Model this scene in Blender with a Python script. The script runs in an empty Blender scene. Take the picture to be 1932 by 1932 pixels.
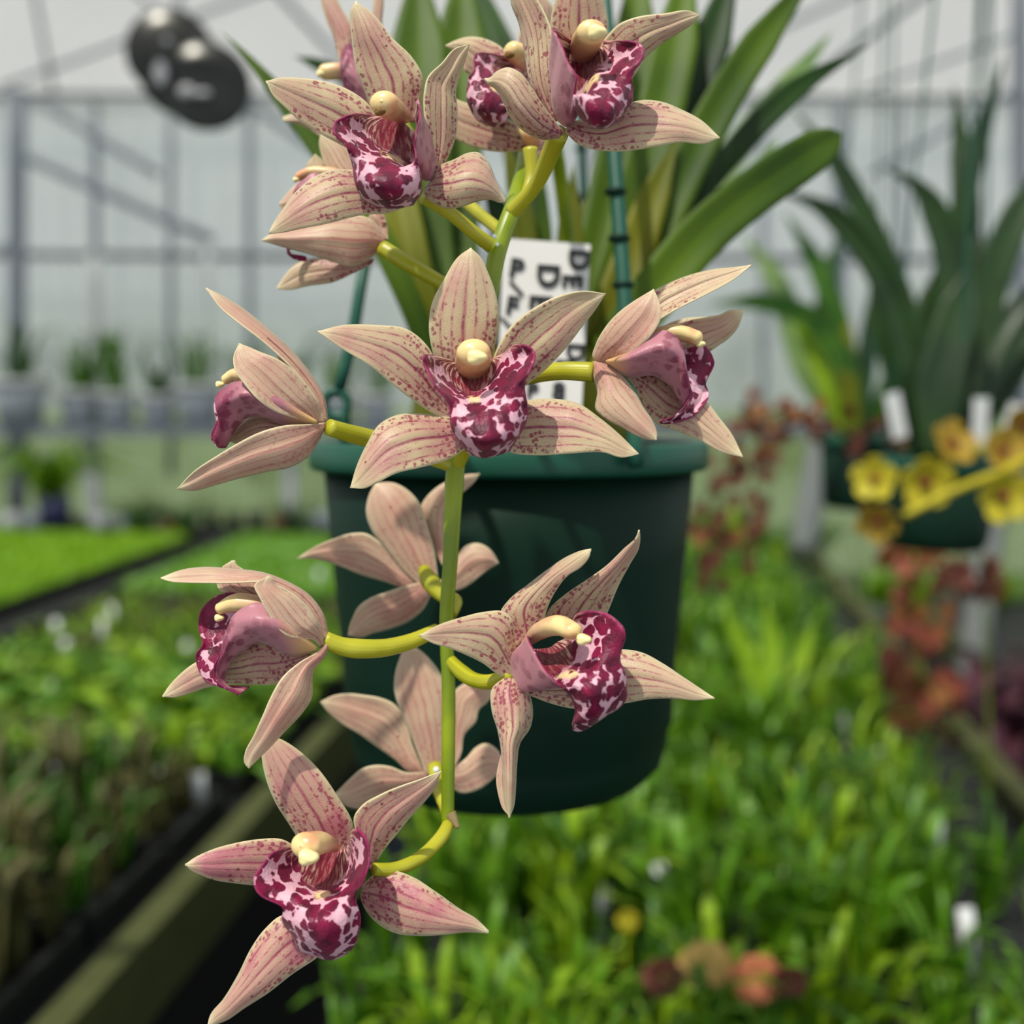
import bpy, math, random
from mathutils import Vector, Matrix, noise as mnoise
R_ = random.Random(7)
SC = bpy.context.scene
COL = SC.collection

# ---------------------------------------------------------------- camera
FPX = 1900.0
PITCH = math.atan(261.0 / FPX)
CAM = Vector((0.0, 0.0, 1.5))
FW = Vector((0, math.cos(PITCH), -math.sin(PITCH)))
UP = Vector((0, math.sin(PITCH), math.cos(PITCH)))
RT = Vector((1, 0, 0))
cd = bpy.data.cameras.new('camera')
cd.sensor_width = 36.0
cd.lens = 36.0 * FPX / 1932.0
cd.clip_start = 0.02
cd.clip_end = 200
cd.dof.use_dof = True
cd.dof.focus_distance = 0.292
cd.dof.aperture_fstop = 5.3
cam = bpy.data.objects.new('camera', cd)
COL.objects.link(cam)
cam.location = CAM
cam.rotation_euler = (math.radians(90) - PITCH, 0, 0)
SC.camera = cam

# ---------------------------------------------------------------- light
SC.view_settings.view_transform = 'Standard'
SC.view_settings.look = 'None'
SC.view_settings.exposure = 0.12
SC.view_settings.gamma = 1.0
SC.view_settings.use_curve_mapping = False
w = bpy.data.worlds.new('overcast_sky')
SC.world = w
w.use_nodes = True
bg = w.node_tree.nodes['Background']
bg.inputs[0].default_value = (0.86, 0.93, 1.0, 1)
bg.inputs[1].default_value = 0.80
sd = bpy.data.lights.new('sun', 'SUN')
sd.energy = 3.8
sd.angle = math.radians(1.2)
sd.color = (1.0, 0.95, 0.86)
sun = bpy.data.objects.new('sun', sd)
COL.objects.link(sun)
SUNDIR = Vector((-0.30, -0.42, 0.92)).normalized()      # towards the sun
sun.rotation_euler = SUNDIR.to_track_quat('Z', 'Y').to_euler()
sun.location = (0, -1, 6)


def P(px, py, d):
    """point seen at picture position px, py, at depth d along the view axis"""
    return CAM + d * (FW + RT * ((px - 966.0) / FPX) - UP * ((py - 966.0) / FPX))


def G(px, py, z):
    v = FW + RT * ((px - 966.0) / FPX) - UP * ((py - 966.0) / FPX)
    t = (z - CAM.z) / v.z
    return CAM + v * t


def GY(px, py, y):
    v = FW + RT * ((px - 966.0) / FPX) - UP * ((py - 966.0) / FPX)
    return CAM + v * (y / v.y)


# ---------------------------------------------------------------- node helpers
def lin(c):
    f = lambda x: x / 12.92 if x <= 0.04045 else ((x + 0.055) / 1.055) ** 2.4
    return (f(c[0] / 255), f(c[1] / 255), f(c[2] / 255), 1)


class N:
    def __init__(s, name):
        s.m = bpy.data.materials.new(name)
        s.m.use_nodes = True
        s.t = s.m.node_tree
        s.t.nodes.clear()
        s.out = s.t.nodes.new('ShaderNodeOutputMaterial')

    def n(s, typ, ins=None, **kw):
        nd = s.t.nodes.new(typ)
        for k, v in kw.items():
            setattr(nd, k, v)
        for k, v in (ins or {}).items():
            if hasattr(v, 'is_output') or isinstance(v, bpy.types.NodeSocket):
                s.t.links.new(v, nd.inputs[k])
            else:
                nd.inputs[k].default_value = v
        return nd

    def math(s, op, a, b=0.0, c=0.0, clamp=False):
        nd = s.n('ShaderNodeMath', {0: a, 1: b, 2: c}, operation=op, use_clamp=clamp)
        return nd.outputs[0]

    def mr(s, v, a, b, c=0.0, d=1.0, smooth=False):
        nd = s.n('ShaderNodeMapRange', {0: v, 1: a, 2: b, 3: c, 4: d})
        if smooth:
            nd.interpolation_type = 'SMOOTHSTEP'
        return nd.outputs[0]

    def mix(s, f, a, b, blend='MIX'):
        nd = s.n('ShaderNodeMix', data_type='RGBA', blend_type=blend)
        for k, v in ((0, f), (6, a), (7, b)):
            if isinstance(v, bpy.types.NodeSocket):
                s.t.links.new(v, nd.inputs[k])
            else:
                nd.inputs[k].default_value = v
        return nd.outputs[2]

    def noise(s, vec, scale, detail=2.0, rough=0.5):
        return s.n('ShaderNodeTexNoise', {'Vector': vec, 'Scale': scale, 'Detail': detail, 'Roughness': rough}).outputs[0]

    def objco(s):
        return s.n('ShaderNodeTexCoord').outputs['Object']

    def finish(s, col, rough=0.5, spec=0.4, transl=0.0, bump=None, bstr=0.2, bdist=0.001, sheen=0.0, metal=0.0, tcol=None, coat=0.0):
        p = s.n('ShaderNodeBsdfPrincipled', {'Base Color': col, 'Roughness': rough, 'Specular IOR Level': spec, 'Metallic': metal, 'Coat Weight': coat, 'Sheen Weight': sheen})
        nrm = None
        if bump is not None:
            nrm = s.n('ShaderNodeBump', {'Height': bump, 'Strength': bstr, 'Distance': bdist}).outputs[0]
            s.t.links.new(nrm, p.inputs['Normal'])
        o = p.outputs[0]
        if transl > 0:
            tr = s.n('ShaderNodeBsdfTranslucent', {'Color': tcol if tcol is not None else col})
            o = s.n('ShaderNodeMixShader', {0: transl, 1: o, 2: tr.outputs[0]}).outputs[0]
        s.t.links.new(o, s.out.inputs[0])
        return s.m


def flat(name, rgb, rough=0.5, spec=0.4, transl=0.0, var=0.12, scale=30.0, metal=0.0, bstr=0.15, coat=0.0):
    s = N(name)
    co = s.objco()
    nz = s.noise(co, scale, 3.0)
    a = lin(rgb)
    d = tuple(x * (1 - var) for x in a[:3]) + (1,)
    l = tuple(min(1, x * (1 + var)) for x in a[:3]) + (1,)
    col = s.mix(nz, d, l)
    return s.finish(col, rough, spec, transl, bump=nz, bstr=bstr, bdist=0.002, metal=metal, coat=coat)


def petal_mat(name, back=False, blush=0.5, spots=1.0):
    s = N(name)
    uv = s.n('ShaderNodeUVMap', uv_map='UVMap').outputs[0]
    sep = s.n('ShaderNodeSeparateXYZ', {0: uv})
    u, v = sep.outputs[0], sep.outputs[1]
    co = s.objco()
    au = s.math('ABSOLUTE', u)
    # distorted across coordinate so veins wander a little
    nbig = s.noise(co, 120.0, 2.0)
    nfin = s.noise(co, 900.0, 2.0)
    uu = s.math('ADD', u, s.math('MULTIPLY', s.math('SUBTRACT', nbig, 0.5), 0.16))
    cream = lin((202, 184, 144))
    pink = lin((182, 112, 118))
    if back:
        cream = lin((206, 180, 148))
        pink = lin((182, 112, 106))
    blot = s.mr(s.noise(co, 70.0, 2.0), 0.30, 0.72)
    # less blush at tip and rim
    tipf = s.mr(v, 0.80, 1.0, 1.0, 0.0)
    edgef = s.mr(au, 0.70, 0.98, 1.0, 0.0)
    bl = s.math('MULTIPLY', s.math('MULTIPLY', blot, tipf), edgef)
    bat = s.n('ShaderNodeAttribute', attribute_type='OBJECT', attribute_name='blush').outputs['Fac']
    bl2 = s.math('MAXIMUM', s.math('MULTIPLY', bl, s.math('MULTIPLY', bat, 1.1)), s.math('MULTIPLY', s.math('SUBTRACT', bat, 0.6, clamp=True), s.math('MULTIPLY', tipf, edgef)), clamp=True)
    col = s.mix(s.math('MINIMUM', bl2, 0.95), cream, pink)
    # five veins
    wv = s.math('ABSOLUTE', s.math('SINE', s.math('MULTIPLY', uu, math.pi * 3.0)))
    line = s.mr(wv, 0.05, 0.46, 1.0, 0.0)
    linem = s.mr(wv, 0.0, 0.75, 1.0, 0.0, True)
    mid = s.mr(s.math('ABSOLUTE', uu), 0.015, 0.10, 1.0, 0.0)
    brk = s.mr(s.noise(co, 620.0, 2.0), 0.44, 0.58)
    vfade = s.math('MULTIPLY', s.mr(v, 0.95, 0.55), s.mr(v, 0.0, 0.06))
    ef2 = s.mr(au, 0.78, 0.92, 1.0, 0.0)
    vein = lin((138, 36, 76)) if not back else lin((170, 84, 88))
    k = 0.75 if not back else 0.38
    col = s.mix(s.math('MULTIPLY', s.math('MULTIPLY', linem, s.math('MULTIPLY', vfade, ef2)), 0.35 if not back else 0.30), col, lin((186, 96, 110)))
    col = s.mix(s.math('MULTIPLY', s.math('MULTIPLY', s.math('MULTIPLY', line, brk), s.math('MULTIPLY', vfade, ef2)), k), col, vein)
    col = s.mix(s.math('MULTIPLY', s.math('MULTIPLY', mid, s.mr(v, 0.92, 0.3)), k), col, vein)
    # fine dark freckles
    v1 = s.n('ShaderNodeTexVoronoi', {'Vector': co, 'Scale': 2100.0}).outputs[0]
    f1 = s.mr(v1, 0.20, 0.30, 1.0, 0.0)
    dens1 = s.math('MULTIPLY', s.mr(s.noise(co, 150.0, 1.0), 0.40, 0.60), s.mr(v, 0.82, 0.45))
    f1 = s.math('MULTIPLY', f1, dens1)
    if not back:
        col = s.mix(s.math('MULTIPLY', f1, 0.8 * spots), col, lin((128, 62, 62)))
    # larger maroon spots, denser near the base and the margins
    wob = s.n('ShaderNodeVectorMath', {0: co, 1: s.n('ShaderNodeVectorMath', {0: s.n('ShaderNodeTexNoise', {'Vector': co, 'Scale': 1200.0}).outputs[1], 'Scale': 0.0006}, operation='SCALE').outputs[0]}, operation='ADD').outputs[0]
    v2 = s.n('ShaderNodeTexVoronoi', {'Vector': wob, 'Scale': 680.0}).outputs[0]
    f2 = s.mr(v2, 0.36, 0.46, 1.0, 0.0)
    g = s.math('ADD', s.mr(v, 0.55, 0.05, 0.0, 0.55), s.mr(au, 0.35, 0.9, 0.0, 0.42))
    g = s.math('MULTIPLY', g, s.mr(v, 0.9, 0.6))
    g = s.math('ADD', g, s.math('MULTIPLY', s.math('SUBTRACT', s.noise(co, 210.0, 2.0), 0.5), 1.6))
    g = s.mr(g, 0.30, 0.44)
    g = s.math('MULTIPLY', g, s.mr(au, 0.93, 0.985, 1.0, 0.0))
    col = s.mix(s.math('MULTIPLY', s.math('MULTIPLY', f2, g), (0.8 if not back else 0.25) * spots), col, lin((140, 40, 68)))
    # pale margin and tip
    rim = s.mr(au, 0.90, 0.99)
    tip = s.mr(v, 0.90, 0.99)
    col = s.mix(s.math('MULTIPLY', s.math('MAXIMUM', rim, tip), 0.75), col, lin((228, 214, 172)))
    # a few brown specks
    v3 = s.n('ShaderNodeTexVoronoi', {'Vector': co, 'Scale': 140.0}).outputs[0]
    col = s.mix(s.mr(v3, 0.055, 0.075, 0.8, 0.0), col, lin((96, 52, 34)))
    bmp = s.math('ADD', s.math('MULTIPLY', line, -0.5), s.noise(co, 2500.0, 1.0))
    return s.finish(col, 0.42, 0.35, 0.20, bump=bmp, bstr=0.22, bdist=0.0004, sheen=0.15)


def lip_mat(name, inside=True):
    s = N(name)
    uv = s.n('ShaderNodeUVMap', uv_map='UVMap').outputs[0]
    sep = s.n('ShaderNodeSeparateXYZ', {0: uv})
    u, v = sep.outputs[0], sep.outputs[1]
    co = s.objco()
    au = s.math('ABSOLUTE', u)
    pale = lin((216, 168, 180)) if inside else lin((182, 126, 134))
    mag = lin((126, 2, 56))
    drk = lin((78, 2, 34))
    nz = s.n('ShaderNodeTexNoise', {'Vector': co, 'Scale': 320.0, 'Detail': 2.0})
    wob = s.n('ShaderNodeVectorMath', {0: co, 1: s.n('ShaderNodeVectorMath', {0: nz.outputs[1], 'Scale': 0.0030}, operation='SCALE').outputs[0]}, operation='ADD').outputs[0]
    vo = s.n('ShaderNodeTexVoronoi', {'Vector': wob, 'Scale': 330.0 if inside else 260.0})
    d = vo.outputs[0]
    if inside:
        thr = 0.555
        cen = s.math('MULTIPLY', s.mr(au, 0.10, 0.42, 1.0, 0.0), s.mr(v, 0.50, 0.62))
        side = s.math('MULTIPLY', s.math('MULTIPLY', s.mr(au, 0.35, 0.6), s.mr(v, 0.26, 0.38)), s.mr(v, 0.62, 0.5))
        edge = s.mr(au, 0.86, 0.97)
        t = s.math('ADD', s.math('ADD', s.math('MULTIPLY', cen, 0.30), s.math('MULTIPLY', side, 0.20)), s.math('MULTIPLY', edge, 0.22))
        t = s.math('ADD', t, s.math('MULTIPLY', s.math('SUBTRACT', s.noise(co, 150.0, 1.0), 0.5), 0.75))
        t = s.math('ADD', t, thr)
        x = s.math('SUBTRACT', t, d)
        m = s.mr(x, 0.0, 0.05)
        halo = s.mr(x, -0.10, 0.04)
        blot = s.mix(s.mr(s.noise(co, 260.0, 2.0), 0.35, 0.65), mag, drk)
        col = s.mix(s.math('MULTIPLY', halo, 0.35), pale, lin((206, 110, 146)))
        col = s.mix(m, col, blot)
        # throat: cream floor streaked dark red
        st = s.n('ShaderNodeMapping', {'Vector': uv, 'Scale': (22.0, 7.0, 1.0)}).outputs[0]
        stn = s.noise(st, 1.0, 2.0)
        th = s.mr(s.math('ADD', v, s.math('MULTIPLY', s.mr(au, 0.12, 0.55), 0.30)), 0.46, 0.38)
        cr = s.mix(s.mr(stn, 0.42, 0.52), lin((224, 188, 168)), lin((122, 26, 48)))
        cr = s.mix(s.math('MULTIPLY', s.mr(au, 0.30, 0.16), 0.85), cr, lin((118, 22, 44)))
        col = s.mix(th, col, cr)
        # yellowish callus in the middle
        cal = s.math('MULTIPLY', s.mr(au, 0.20, 0.10), s.math('MULTIPLY', s.mr(v, 0.43, 0.46), s.mr(v, 0.54, 0.50)))
        col = s.mix(s.math('MULTIPLY', cal, s.mr(d, 0.25, 0.4)), col, lin((236, 204, 150)))
        rim = s.mr(au, 0.975, 0.995)
        col = s.mix(s.math('MULTIPLY', rim, 0.5), col, lin((160, 36, 100)))
        return s.finish(col, 0.42, 0.30, 0.08, bump=s.noise(co, 1100.0, 3.0), bstr=0.5, bdist=0.0006, sheen=0.1)
    x = s.math('SUBTRACT', s.math('ADD', 0.44, s.math('MULTIPLY', s.mr(v, 0.15, 0.6), 0.10)), d)
    m = s.mr(x, -0.02, 0.14)
    m = s.math('MULTIPLY', m, s.mr(v, 0.05, 0.45))
    col = s.mix(s.math('MULTIPLY', s.noise(co, 90.0, 1.0), 0.7), pale, lin((178, 104, 116)))
    col = s.mix(s.math('MULTIPLY', m, 0.75), col, lin((112, 24, 56)))
    fr = s.math('MULTIPLY', s.mr(v, 0.36, 0.62), s.mr(au, 0.05, 0.6))
    col = s.mix(s.math('MULTIPLY', fr, 0.85), col, lin((128, 14, 66)))
    col = s.mix(s.mr(v, 0.14, 0.02), col, lin((222, 178, 110)))
    return s.finish(col, 0.4, 0.4, 0.14, bump=s.noise(co, 1500.0, 2.0), bstr=0.2, bdist=0.0004, sheen=0.2)


def column_mat():
    s = N('column_flesh')
    uv = s.n('ShaderNodeUVMap', uv_map='UVMap').outputs[0]
    sep = s.n('ShaderNodeSeparateXYZ', {0: uv})
    v = sep.outputs[1]
    co = s.objco()
    col = s.mix(s.mr(v, 0.05, 0.65), lin((196, 146, 132)), lin((232, 204, 140)))
    nz = s.noise(co, 130.0, 2.0)
    col = s.mix(s.math('MULTIPLY', s.mr(nz, 0.48, 0.66), 0.7), col, lin((214, 128, 94)))
    return s.finish(col, 0.35, 0.45, 0.08, bump=s.noise(co, 1800.0), bstr=0.1, bdist=0.0004)


def leaf_mat(name, a, b, transl=0.25, scale=14.0, spec=0.45, rough=0.38):
    s = N(name)
    uv = s.n('ShaderNodeUVMap', uv_map='UVMap').outputs[0]
    sep = s.n('ShaderNodeSeparateXYZ', {0: uv})
    co = s.objco()
    nz = s.noise(co, scale, 2.0)
    st = s.noise(s.n('ShaderNodeMapping', {'Vector': uv, 'Scale': (14.0, 0.6, 1.0)}).outputs[0], 1.0, 2.0)
    col = s.mix(s.mr(nz, 0.35, 0.65), lin(a), lin(b))
    col = s.mix(s.math('MULTIPLY', st, 0.35), col, tuple(x * 0.6 for x in lin(a)[:3]) + (1,))
    mid = s.mr(s.math('ABSOLUTE', sep.outputs[0]), 0.03, 0.10, 0.15, 0.0)
    col = s.mix(mid, col, tuple(min(1, x * 1.8) for x in lin(b)[:3]) + (1,))
    tc = s.mix(0.5, col, tuple(min(1, x * 2.0) for x in lin(b)[:3]) + (1,))
    return s.finish(col, rough, spec, transl, bump=st, bstr=0.2, bdist=0.001, tcol=tc)


M = {}
M['petal_f'] = petal_mat('petal_inner')
M['petal_b'] = petal_mat('petal_outer', back=True)
M['lip_f'] = lip_mat('lip_inner')
M['lip_b'] = lip_mat('lip_outer', False)
M['column'] = column_mat()
M['anther'] = flat('anther_cap', (244, 226, 160), 0.35, 0.5, 0.05, 0.06, 200)
M['anther_dark'] = flat('anther_hollow', (120, 84, 34), 0.5, 0.4, 0, 0.4, 400)
M['stem'] = leaf_mat('flower_stalk_green', (116, 138, 4), (150, 168, 12), 0.10, 60, 0.5, 0.35)
M['stalk'] = leaf_mat('flower_stalk_yellow', (164, 164, 18), (196, 190, 52), 0.12, 60, 0.5, 0.35)
M['stemdry'] = flat('dry_sheath', (138, 120, 84), 0.7, 0.2, 0.1, 0.3, 300)
M['dew'] = flat('nectar_drop', (240, 244, 240), 0.03, 1.0, 0, 0.02)


# ---------------------------------------------------------------- mesh helpers
def link(name, verts, faces, mats, parent=None, origin=None, uvs=None, midx=None, smooth=True, **props):
    me = bpy.data.meshes.new(name)
    o_ = origin if origin is not None else Vector((0, 0, 0))
    me.from_pydata([tuple(v - o_) for v in verts], [], faces)
    for m in mats:
        me.materials.append(m)
    if midx:
        me.polygons.foreach_set('material_index', midx)
    if smooth:
        me.polygons.foreach_set('use_smooth', [True] * len(me.polygons))
    if uvs:
        lay = me.uv_layers.new(name='UVMap')
        for lp in me.loops:
            lay.data[lp.index].uv = uvs[lp.vertex_index]
    me.update()
    ob = bpy.data.objects.new(name, me)
    COL.objects.link(ob)
    if parent is not None:
        ob.parent = parent
    else:
        ob.location = o_
    for k, v in props.items():
        ob[k] = v
    return ob


def empty(name, loc, parent=None, ploc=None, **props):
    e = bpy.data.objects.new(name, None)
    COL.objects.link(e)
    e.empty_display_size = 0.02
    if parent is not None:
        e.parent = parent
        e.location = loc - ploc
    else:
        e.location = loc
    for k, v in props.items():
        e[k] = v
    return e


def cr(pts, t):
    """Catmull-Rom through pts (tuples) at 0..1 of the arc length"""
    n = len(pts)
    if not hasattr(cr, 'cache'):
        cr.cache = {}
    key = id(pts)
    c = cr.cache.get(key)
    if c is None or c[0] is not pts:
        ln = [0.0]
        for a, b in zip(pts, pts[1:]):
            ln.append(ln[-1] + max(1e-6, math.sqrt(sum((x - y) ** 2 for x, y in zip(a, b)))))
        cr.cache[key] = c = (pts, ln)
    ln = c[1]
    s = max(0.0, min(1.0, t)) * ln[-1]
    i = 0
    while i < n - 2 and s > ln[i + 1]:
        i += 1
    h = (s - ln[i]) / (ln[i + 1] - ln[i])
    p1, p2 = pts[i], pts[i + 1]
    p0 = pts[i - 1] if i > 0 else tuple(2 * a - b for a, b in zip(p1, p2))
    p3 = pts[i + 2] if i + 2 < n else tuple(2 * b - a for a, b in zip(p1, p2))
    d1 = ln[i + 1] - ln[i]
    d0 = ln[i] - ln[i - 1] if i > 0 else d1
    d2 = ln[i + 2] - ln[i + 1] if i + 2 < n else d1
    out = []
    for a, b, c_, d in zip(p0, p1, p2, p3):
        m1 = ((c_ - b) / d1 * d0 + (b - a) / d0 * d1) / (d0 + d1) * d1
        m2 = ((c_ - b) / d1 * d2 + (d - c_) / d2 * d1) / (d1 + d2) * d1
        h2, h3 = h * h, h * h * h
        out.append((2 * h3 - 3 * h2 + 1) * b + (h3 - 2 * h2 + h) * m1 + (-2 * h3 + 3 * h2) * c_ + (h3 - h2) * m2)
    return out


def lerpl(vals, t):
    x = t * (len(vals) - 1)
    i = min(int(x), len(vals) - 2)
    f = x - i
    f = f * f * (3 - 2 * f) if False else f
    return vals[i] * (1 - f) + vals[i + 1] * f


def sheet(grid, thick, front_sign_ref):
    """grid[j][i] of points -> thick two-sided sheet. thick(j,i) full thickness. returns verts, faces, idx, keys"""
    nj, ni = len(grid), len(grid[0])
    nr = []
    for j in range(nj):
        row = []
        for i in range(ni):
            a = grid[j][min(i + 1, ni - 1)] - grid[j][max(i - 1, 0)]
            b = grid[min(j + 1, nj - 1)][i] - grid[max(j - 1, 0)][i]
            n = a.cross(b)
            row.append(n.normalized() if n.length > 1e-14 else Vector((0, 0, 0)))
        nr.append(row)
    for j in (0, nj - 1):
        for i in range(ni):
            if nr[j][i].length < .5:
                nr[j][i] = nr[1 if j == 0 else nj - 2][i].copy()
    sgn = front_sign_ref(grid, nr)
    vs, uvs = [], []
    for side in (1, -1):
        for j in range(nj):
            for i in range(ni):
                vs.append(grid[j][i] + nr[j][i] * (sgn * side * thick(j, i) * 0.5))
                uvs.append((2 * i / (ni - 1) - 1, j / (nj - 1)))
    fs, mi = [], []
    off = nj * ni
    for j in range(nj - 1):
        for i in range(ni - 1):
            a, b, c, d = j * ni + i, j * ni + i + 1, (j + 1) * ni + i + 1, (j + 1) * ni + i
            q = (a, b, c, d)
            if sgn < 0:
                q = q[::-1]
            fs.append(q)
            mi.append(0)
            fs.append(tuple(x + off for x in q[::-1]))
            mi.append(1)
    ring = [i for i in range(ni)] + [j * ni + ni - 1 for j in range(1, nj)] + [(nj - 1) * ni + i for i in range(ni - 2, -1, -1)] + [j * ni for j in range(nj - 2, 0, -1)]
    for k in range(len(ring)):
        a, b = ring[k], ring[(k + 1) % len(ring)]
        q = (b, a, a + off, b + off)
        if sgn < 0:
            q = q[::-1]
        fs.append(q)
        mi.append(0)
    return vs, fs, mi, uvs


class Flower:
    """flower traced in its own frame k=(x0,y0,scale) and standing at depth d (m)"""

    def __init__(s, plant, ploc, k, d, ctr, label, blush=0.5):
        s.blush = blush
        s.k, s.d = k, d
        x, y = s.px(*ctr)
        s.loc = P(x, y, d)
        s.ob = empty('flower', s.loc, plant, ploc, label=label)
        s.mm = 0.001
        s.n = 0

    def px(s, x, y):
        return s.k[0] + x * s.k[2], s.k[1] + y * s.k[2]

    def pt(s, x, y, z=0.0):
        X, Y = s.px(x, y)
        return P(X, Y, s.d + z * s.mm)

    def petal(s, A, B, dep, cup=(0, 0), side='f', name='petal', mid=0.0, ruffle=0.35, th=0.8, bow=0.0, label=None):
        s.n += 1
        sd_ = s.n * 3.7 + s.k[0]
        nj, ni = 44, 17
        A, B = [tuple(map(float, p)) for p in A], [tuple(map(float, p)) for p in B]
        grid = []
        for j in range(nj):
            t = j / (nj - 1)
            a, b = cr(A, t), cr(B, t)
            dm = lerpl(dep, t)
            # smooth the depth profile
            dm = (lerpl(dep, max(0, t - .08)) + dm * 2 + lerpl(dep, min(1, t + .08))) / 4
            sw = math.sin(math.pi * min(1, t * 1.02)) ** 0.6 if t < 0.98 else 0.15
            row = []
            for i in range(ni):
                u = 2 * i / (ni - 1) - 1
                f = (u + 1) / 2
                x, y = a[0] * (1 - f) + b[0] * f, a[1] * (1 - f) + b[1] * f
                c = cup[0] if u < 0 else cup[1]
                z = dm + c * sw * abs(u) ** 1.7 + mid * sw * (1 - u * u) + bow * sw * (1 - abs(u)) 
                z += 0.45 * math.exp(-(u / 0.12) ** 2) * sw * (1 if side == 'f' else -1)
                z += ruffle * sw * abs(u) ** 3 * mnoise.noise(Vector((t * 5.0, u * 2, sd_))) * 2.2
                z += 0.5 * sw * mnoise.noise(Vector((t * 2.2, u * 1.1, sd_ + 9)))
                row.append(s.pt(x, y, z))
            grid.append(row)

        def ref(g, nr):
            acc = 0.0
            for j in range(2, nj - 2):
                for i in range(ni):
                    acc += nr[j][i].dot(CAM - g[j][i])
            sg = 1 if acc > 0 else -1
            return sg if side == 'f' else -sg

        def tk(j, i):
            u = abs(2 * i / (ni - 1) - 1)
            t = j / (nj - 1)
            return s.mm * th * (1 - 0.55 * u ** 3) * (1 - 0.4 * t)
        vs, fs, mi, uvs = sheet(grid, tk, ref)
        pr = {'label': label} if label else {}
        pr['blush'] = s.blush
        return link(name, vs, fs, [M['petal_f'], M['petal_b']], s.ob, s.loc, uvs, mi, **pr)

    def lip(s, rows, ref, ruffle=0.5, label='maroon spotted lip'):
        nc = len(rows[0])
        nj, ni = 72, 46
        # interpolate along the columns first, then across
        cols = []
        for c in range(nc):
            pts = [tuple(map(float, (r[c][0], r[c][1], r[c][2] * 4))) for r in rows]
            cols.append(pts)
        nrow = len(rows)
        grid = []
        for j in range(nj):
            t = j / (nj - 1)
            x = t * (nrow - 1)
            i0 = min(int(x), nrow - 2)
            h = x - i0
            line = []
            for pts in cols:
                p1, p2 = pts[i0], pts[i0 + 1]
                p0 = pts[i0 - 1] if i0 > 0 else tuple(2 * a - b for a, b in zip(p1, p2))
                p3 = pts[i0 + 2] if i0 + 2 < nrow else tuple(2 * b - a for a, b in zip(p1, p2))
                h2, h3 = h * h, h * h * h
                line.append(tuple(0.5 * (2 * b + (c_ - a) * h + (2 * a - 5 * b + 4 * c_ - d) * h2 + (3 * b - a - 3 * c_ + d) * h3) for a, b, c_, d in zip(p0, p1, p2, p3)))
            row = []
            for i in range(ni):
                f = i / (ni - 1)
                u = 2 * f - 1
                xx = f * (nc - 1)
                k0 = min(int(xx), nc - 2)
                g = xx - k0
                p1, p2 = line[k0], line[k0 + 1]
                p0 = line[k0 - 1] if k0 > 0 else tuple(2 * a - b for a, b in zip(p1, p2))
                p3 = line[k0 + 2] if k0 + 2 < nc else tuple(2 * b - a for a, b in zip(p1, p2))
                g2, g3 = g * g, g * g * g
                q = [0.5 * (2 * b + (c_ - a) * g + (2 * a - 5 * b + 4 * c_ - d) * g2 + (3 * b - a - 3 * c_ + d) * g3) for a, b, c_, d in zip(p0, p1, p2, p3)]
                e = abs(u) ** 4
                rz = 0.9 * math.sin(math.pi * t) * mnoise.noise(Vector((t * 6, u * 4.5, s.k[1] + 3))) + ruffle * mnoise.noise(Vector((t * 9, u * 3, s.k[0] + s.k[1]))) * (0.5 + 3.0 * e)
                sc = 1.0 / s.k[2]
                rx = ruffle * 9 * e * mnoise.noise(Vector((t * 14, u * 5, s.k[0] + 7)))
                row.append(s.pt(q[0] + rx * sc * .4, q[1] + rx * sc * .3, q[2] / 4 + rz))
            grid.append(row)
        rp = s.pt(*ref)

        def rf(g, nr):
            acc = 0.0
            for j in range(4, nj - 4):
                for i in range(ni // 3, 2 * ni // 3):
                    acc += nr[j][i].dot(rp - g[j][i])
            return 1 if acc > 0 else -1
        vs, fs, mi, uvs = sheet(grid, lambda j, i: s.mm * (0.8 - 0.35 * abs(2 * i / (ni - 1) - 1) ** 3), rf)
        return link('lip', vs, fs, [M['lip_f'], M['lip_b']], s.ob, s.loc, uvs, mi, label=label)

    def column(s, path, radii, cap=None, cr_=40, capmat='anther', name='column'):
        # tube with closed ends, radii in frame units
        n, m = 28, 20
        ps = [tuple(map(float, (p[0], p[1], p[2] * 4))) for p in path]
        rr = radii + [radii[-1] * 0.0]
        pts = []
        for j in range(n):
            t = j / (n - 1)
            q = cr(ps, t)
            pts.append((s.pt(q[0], q[1], q[2] / 4), lerpl(radii, t)))
        u1 = s.k[2] * s.d / FPX
        vs, fs, uvs = [], [], []
        rows = []
        # rounded end
        endd = (pts[-1][0] - pts[-2][0]).normalized()
        r_end = pts[-1][1] * u1
        seq = [(p, r * u1) for p, r in pts]
        for q in range(1, 8):
            a = q / 7 * math.pi / 2
            seq.append((pts[-1][0] + endd * r_end * 0.75 * math.sin(a), max(r_end * math.cos(a), r_end * 0.02)))
        for j, (p, r) in enumerate(seq):
            j0, j1 = max(0, j - 1), min(len(seq) - 1, j + 1)
            tdir = (seq[j1][0] - seq[j0][0]).normalized()
            sx = tdir.cross(UP if abs(tdir.dot(UP)) < .9 else FW).normalized()
            sy = tdir.cross(sx).normalized()
            for i in range(m):
                a = 2 * math.pi * i / m
                vs.append(p + sx * (r * 1.06 * math.cos(a)) + sy * (r * 0.86 * math.sin(a)))
                uvs.append((i / m, j / (len(seq) - 1)))
        for j in range(len(seq) - 1):
            for i in range(m):
                a, b = j * m + i, j * m + (i + 1) % m
                fs.append((a, b, b + m, a + m))
        fs.append(tuple(range(m)))
        fs.append(tuple(range(len(vs) - m, len(vs)))[::-1])
        ob = link(name, vs, fs, [M['column']], s.ob, s.loc, uvs, label='cream yellow column')
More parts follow.
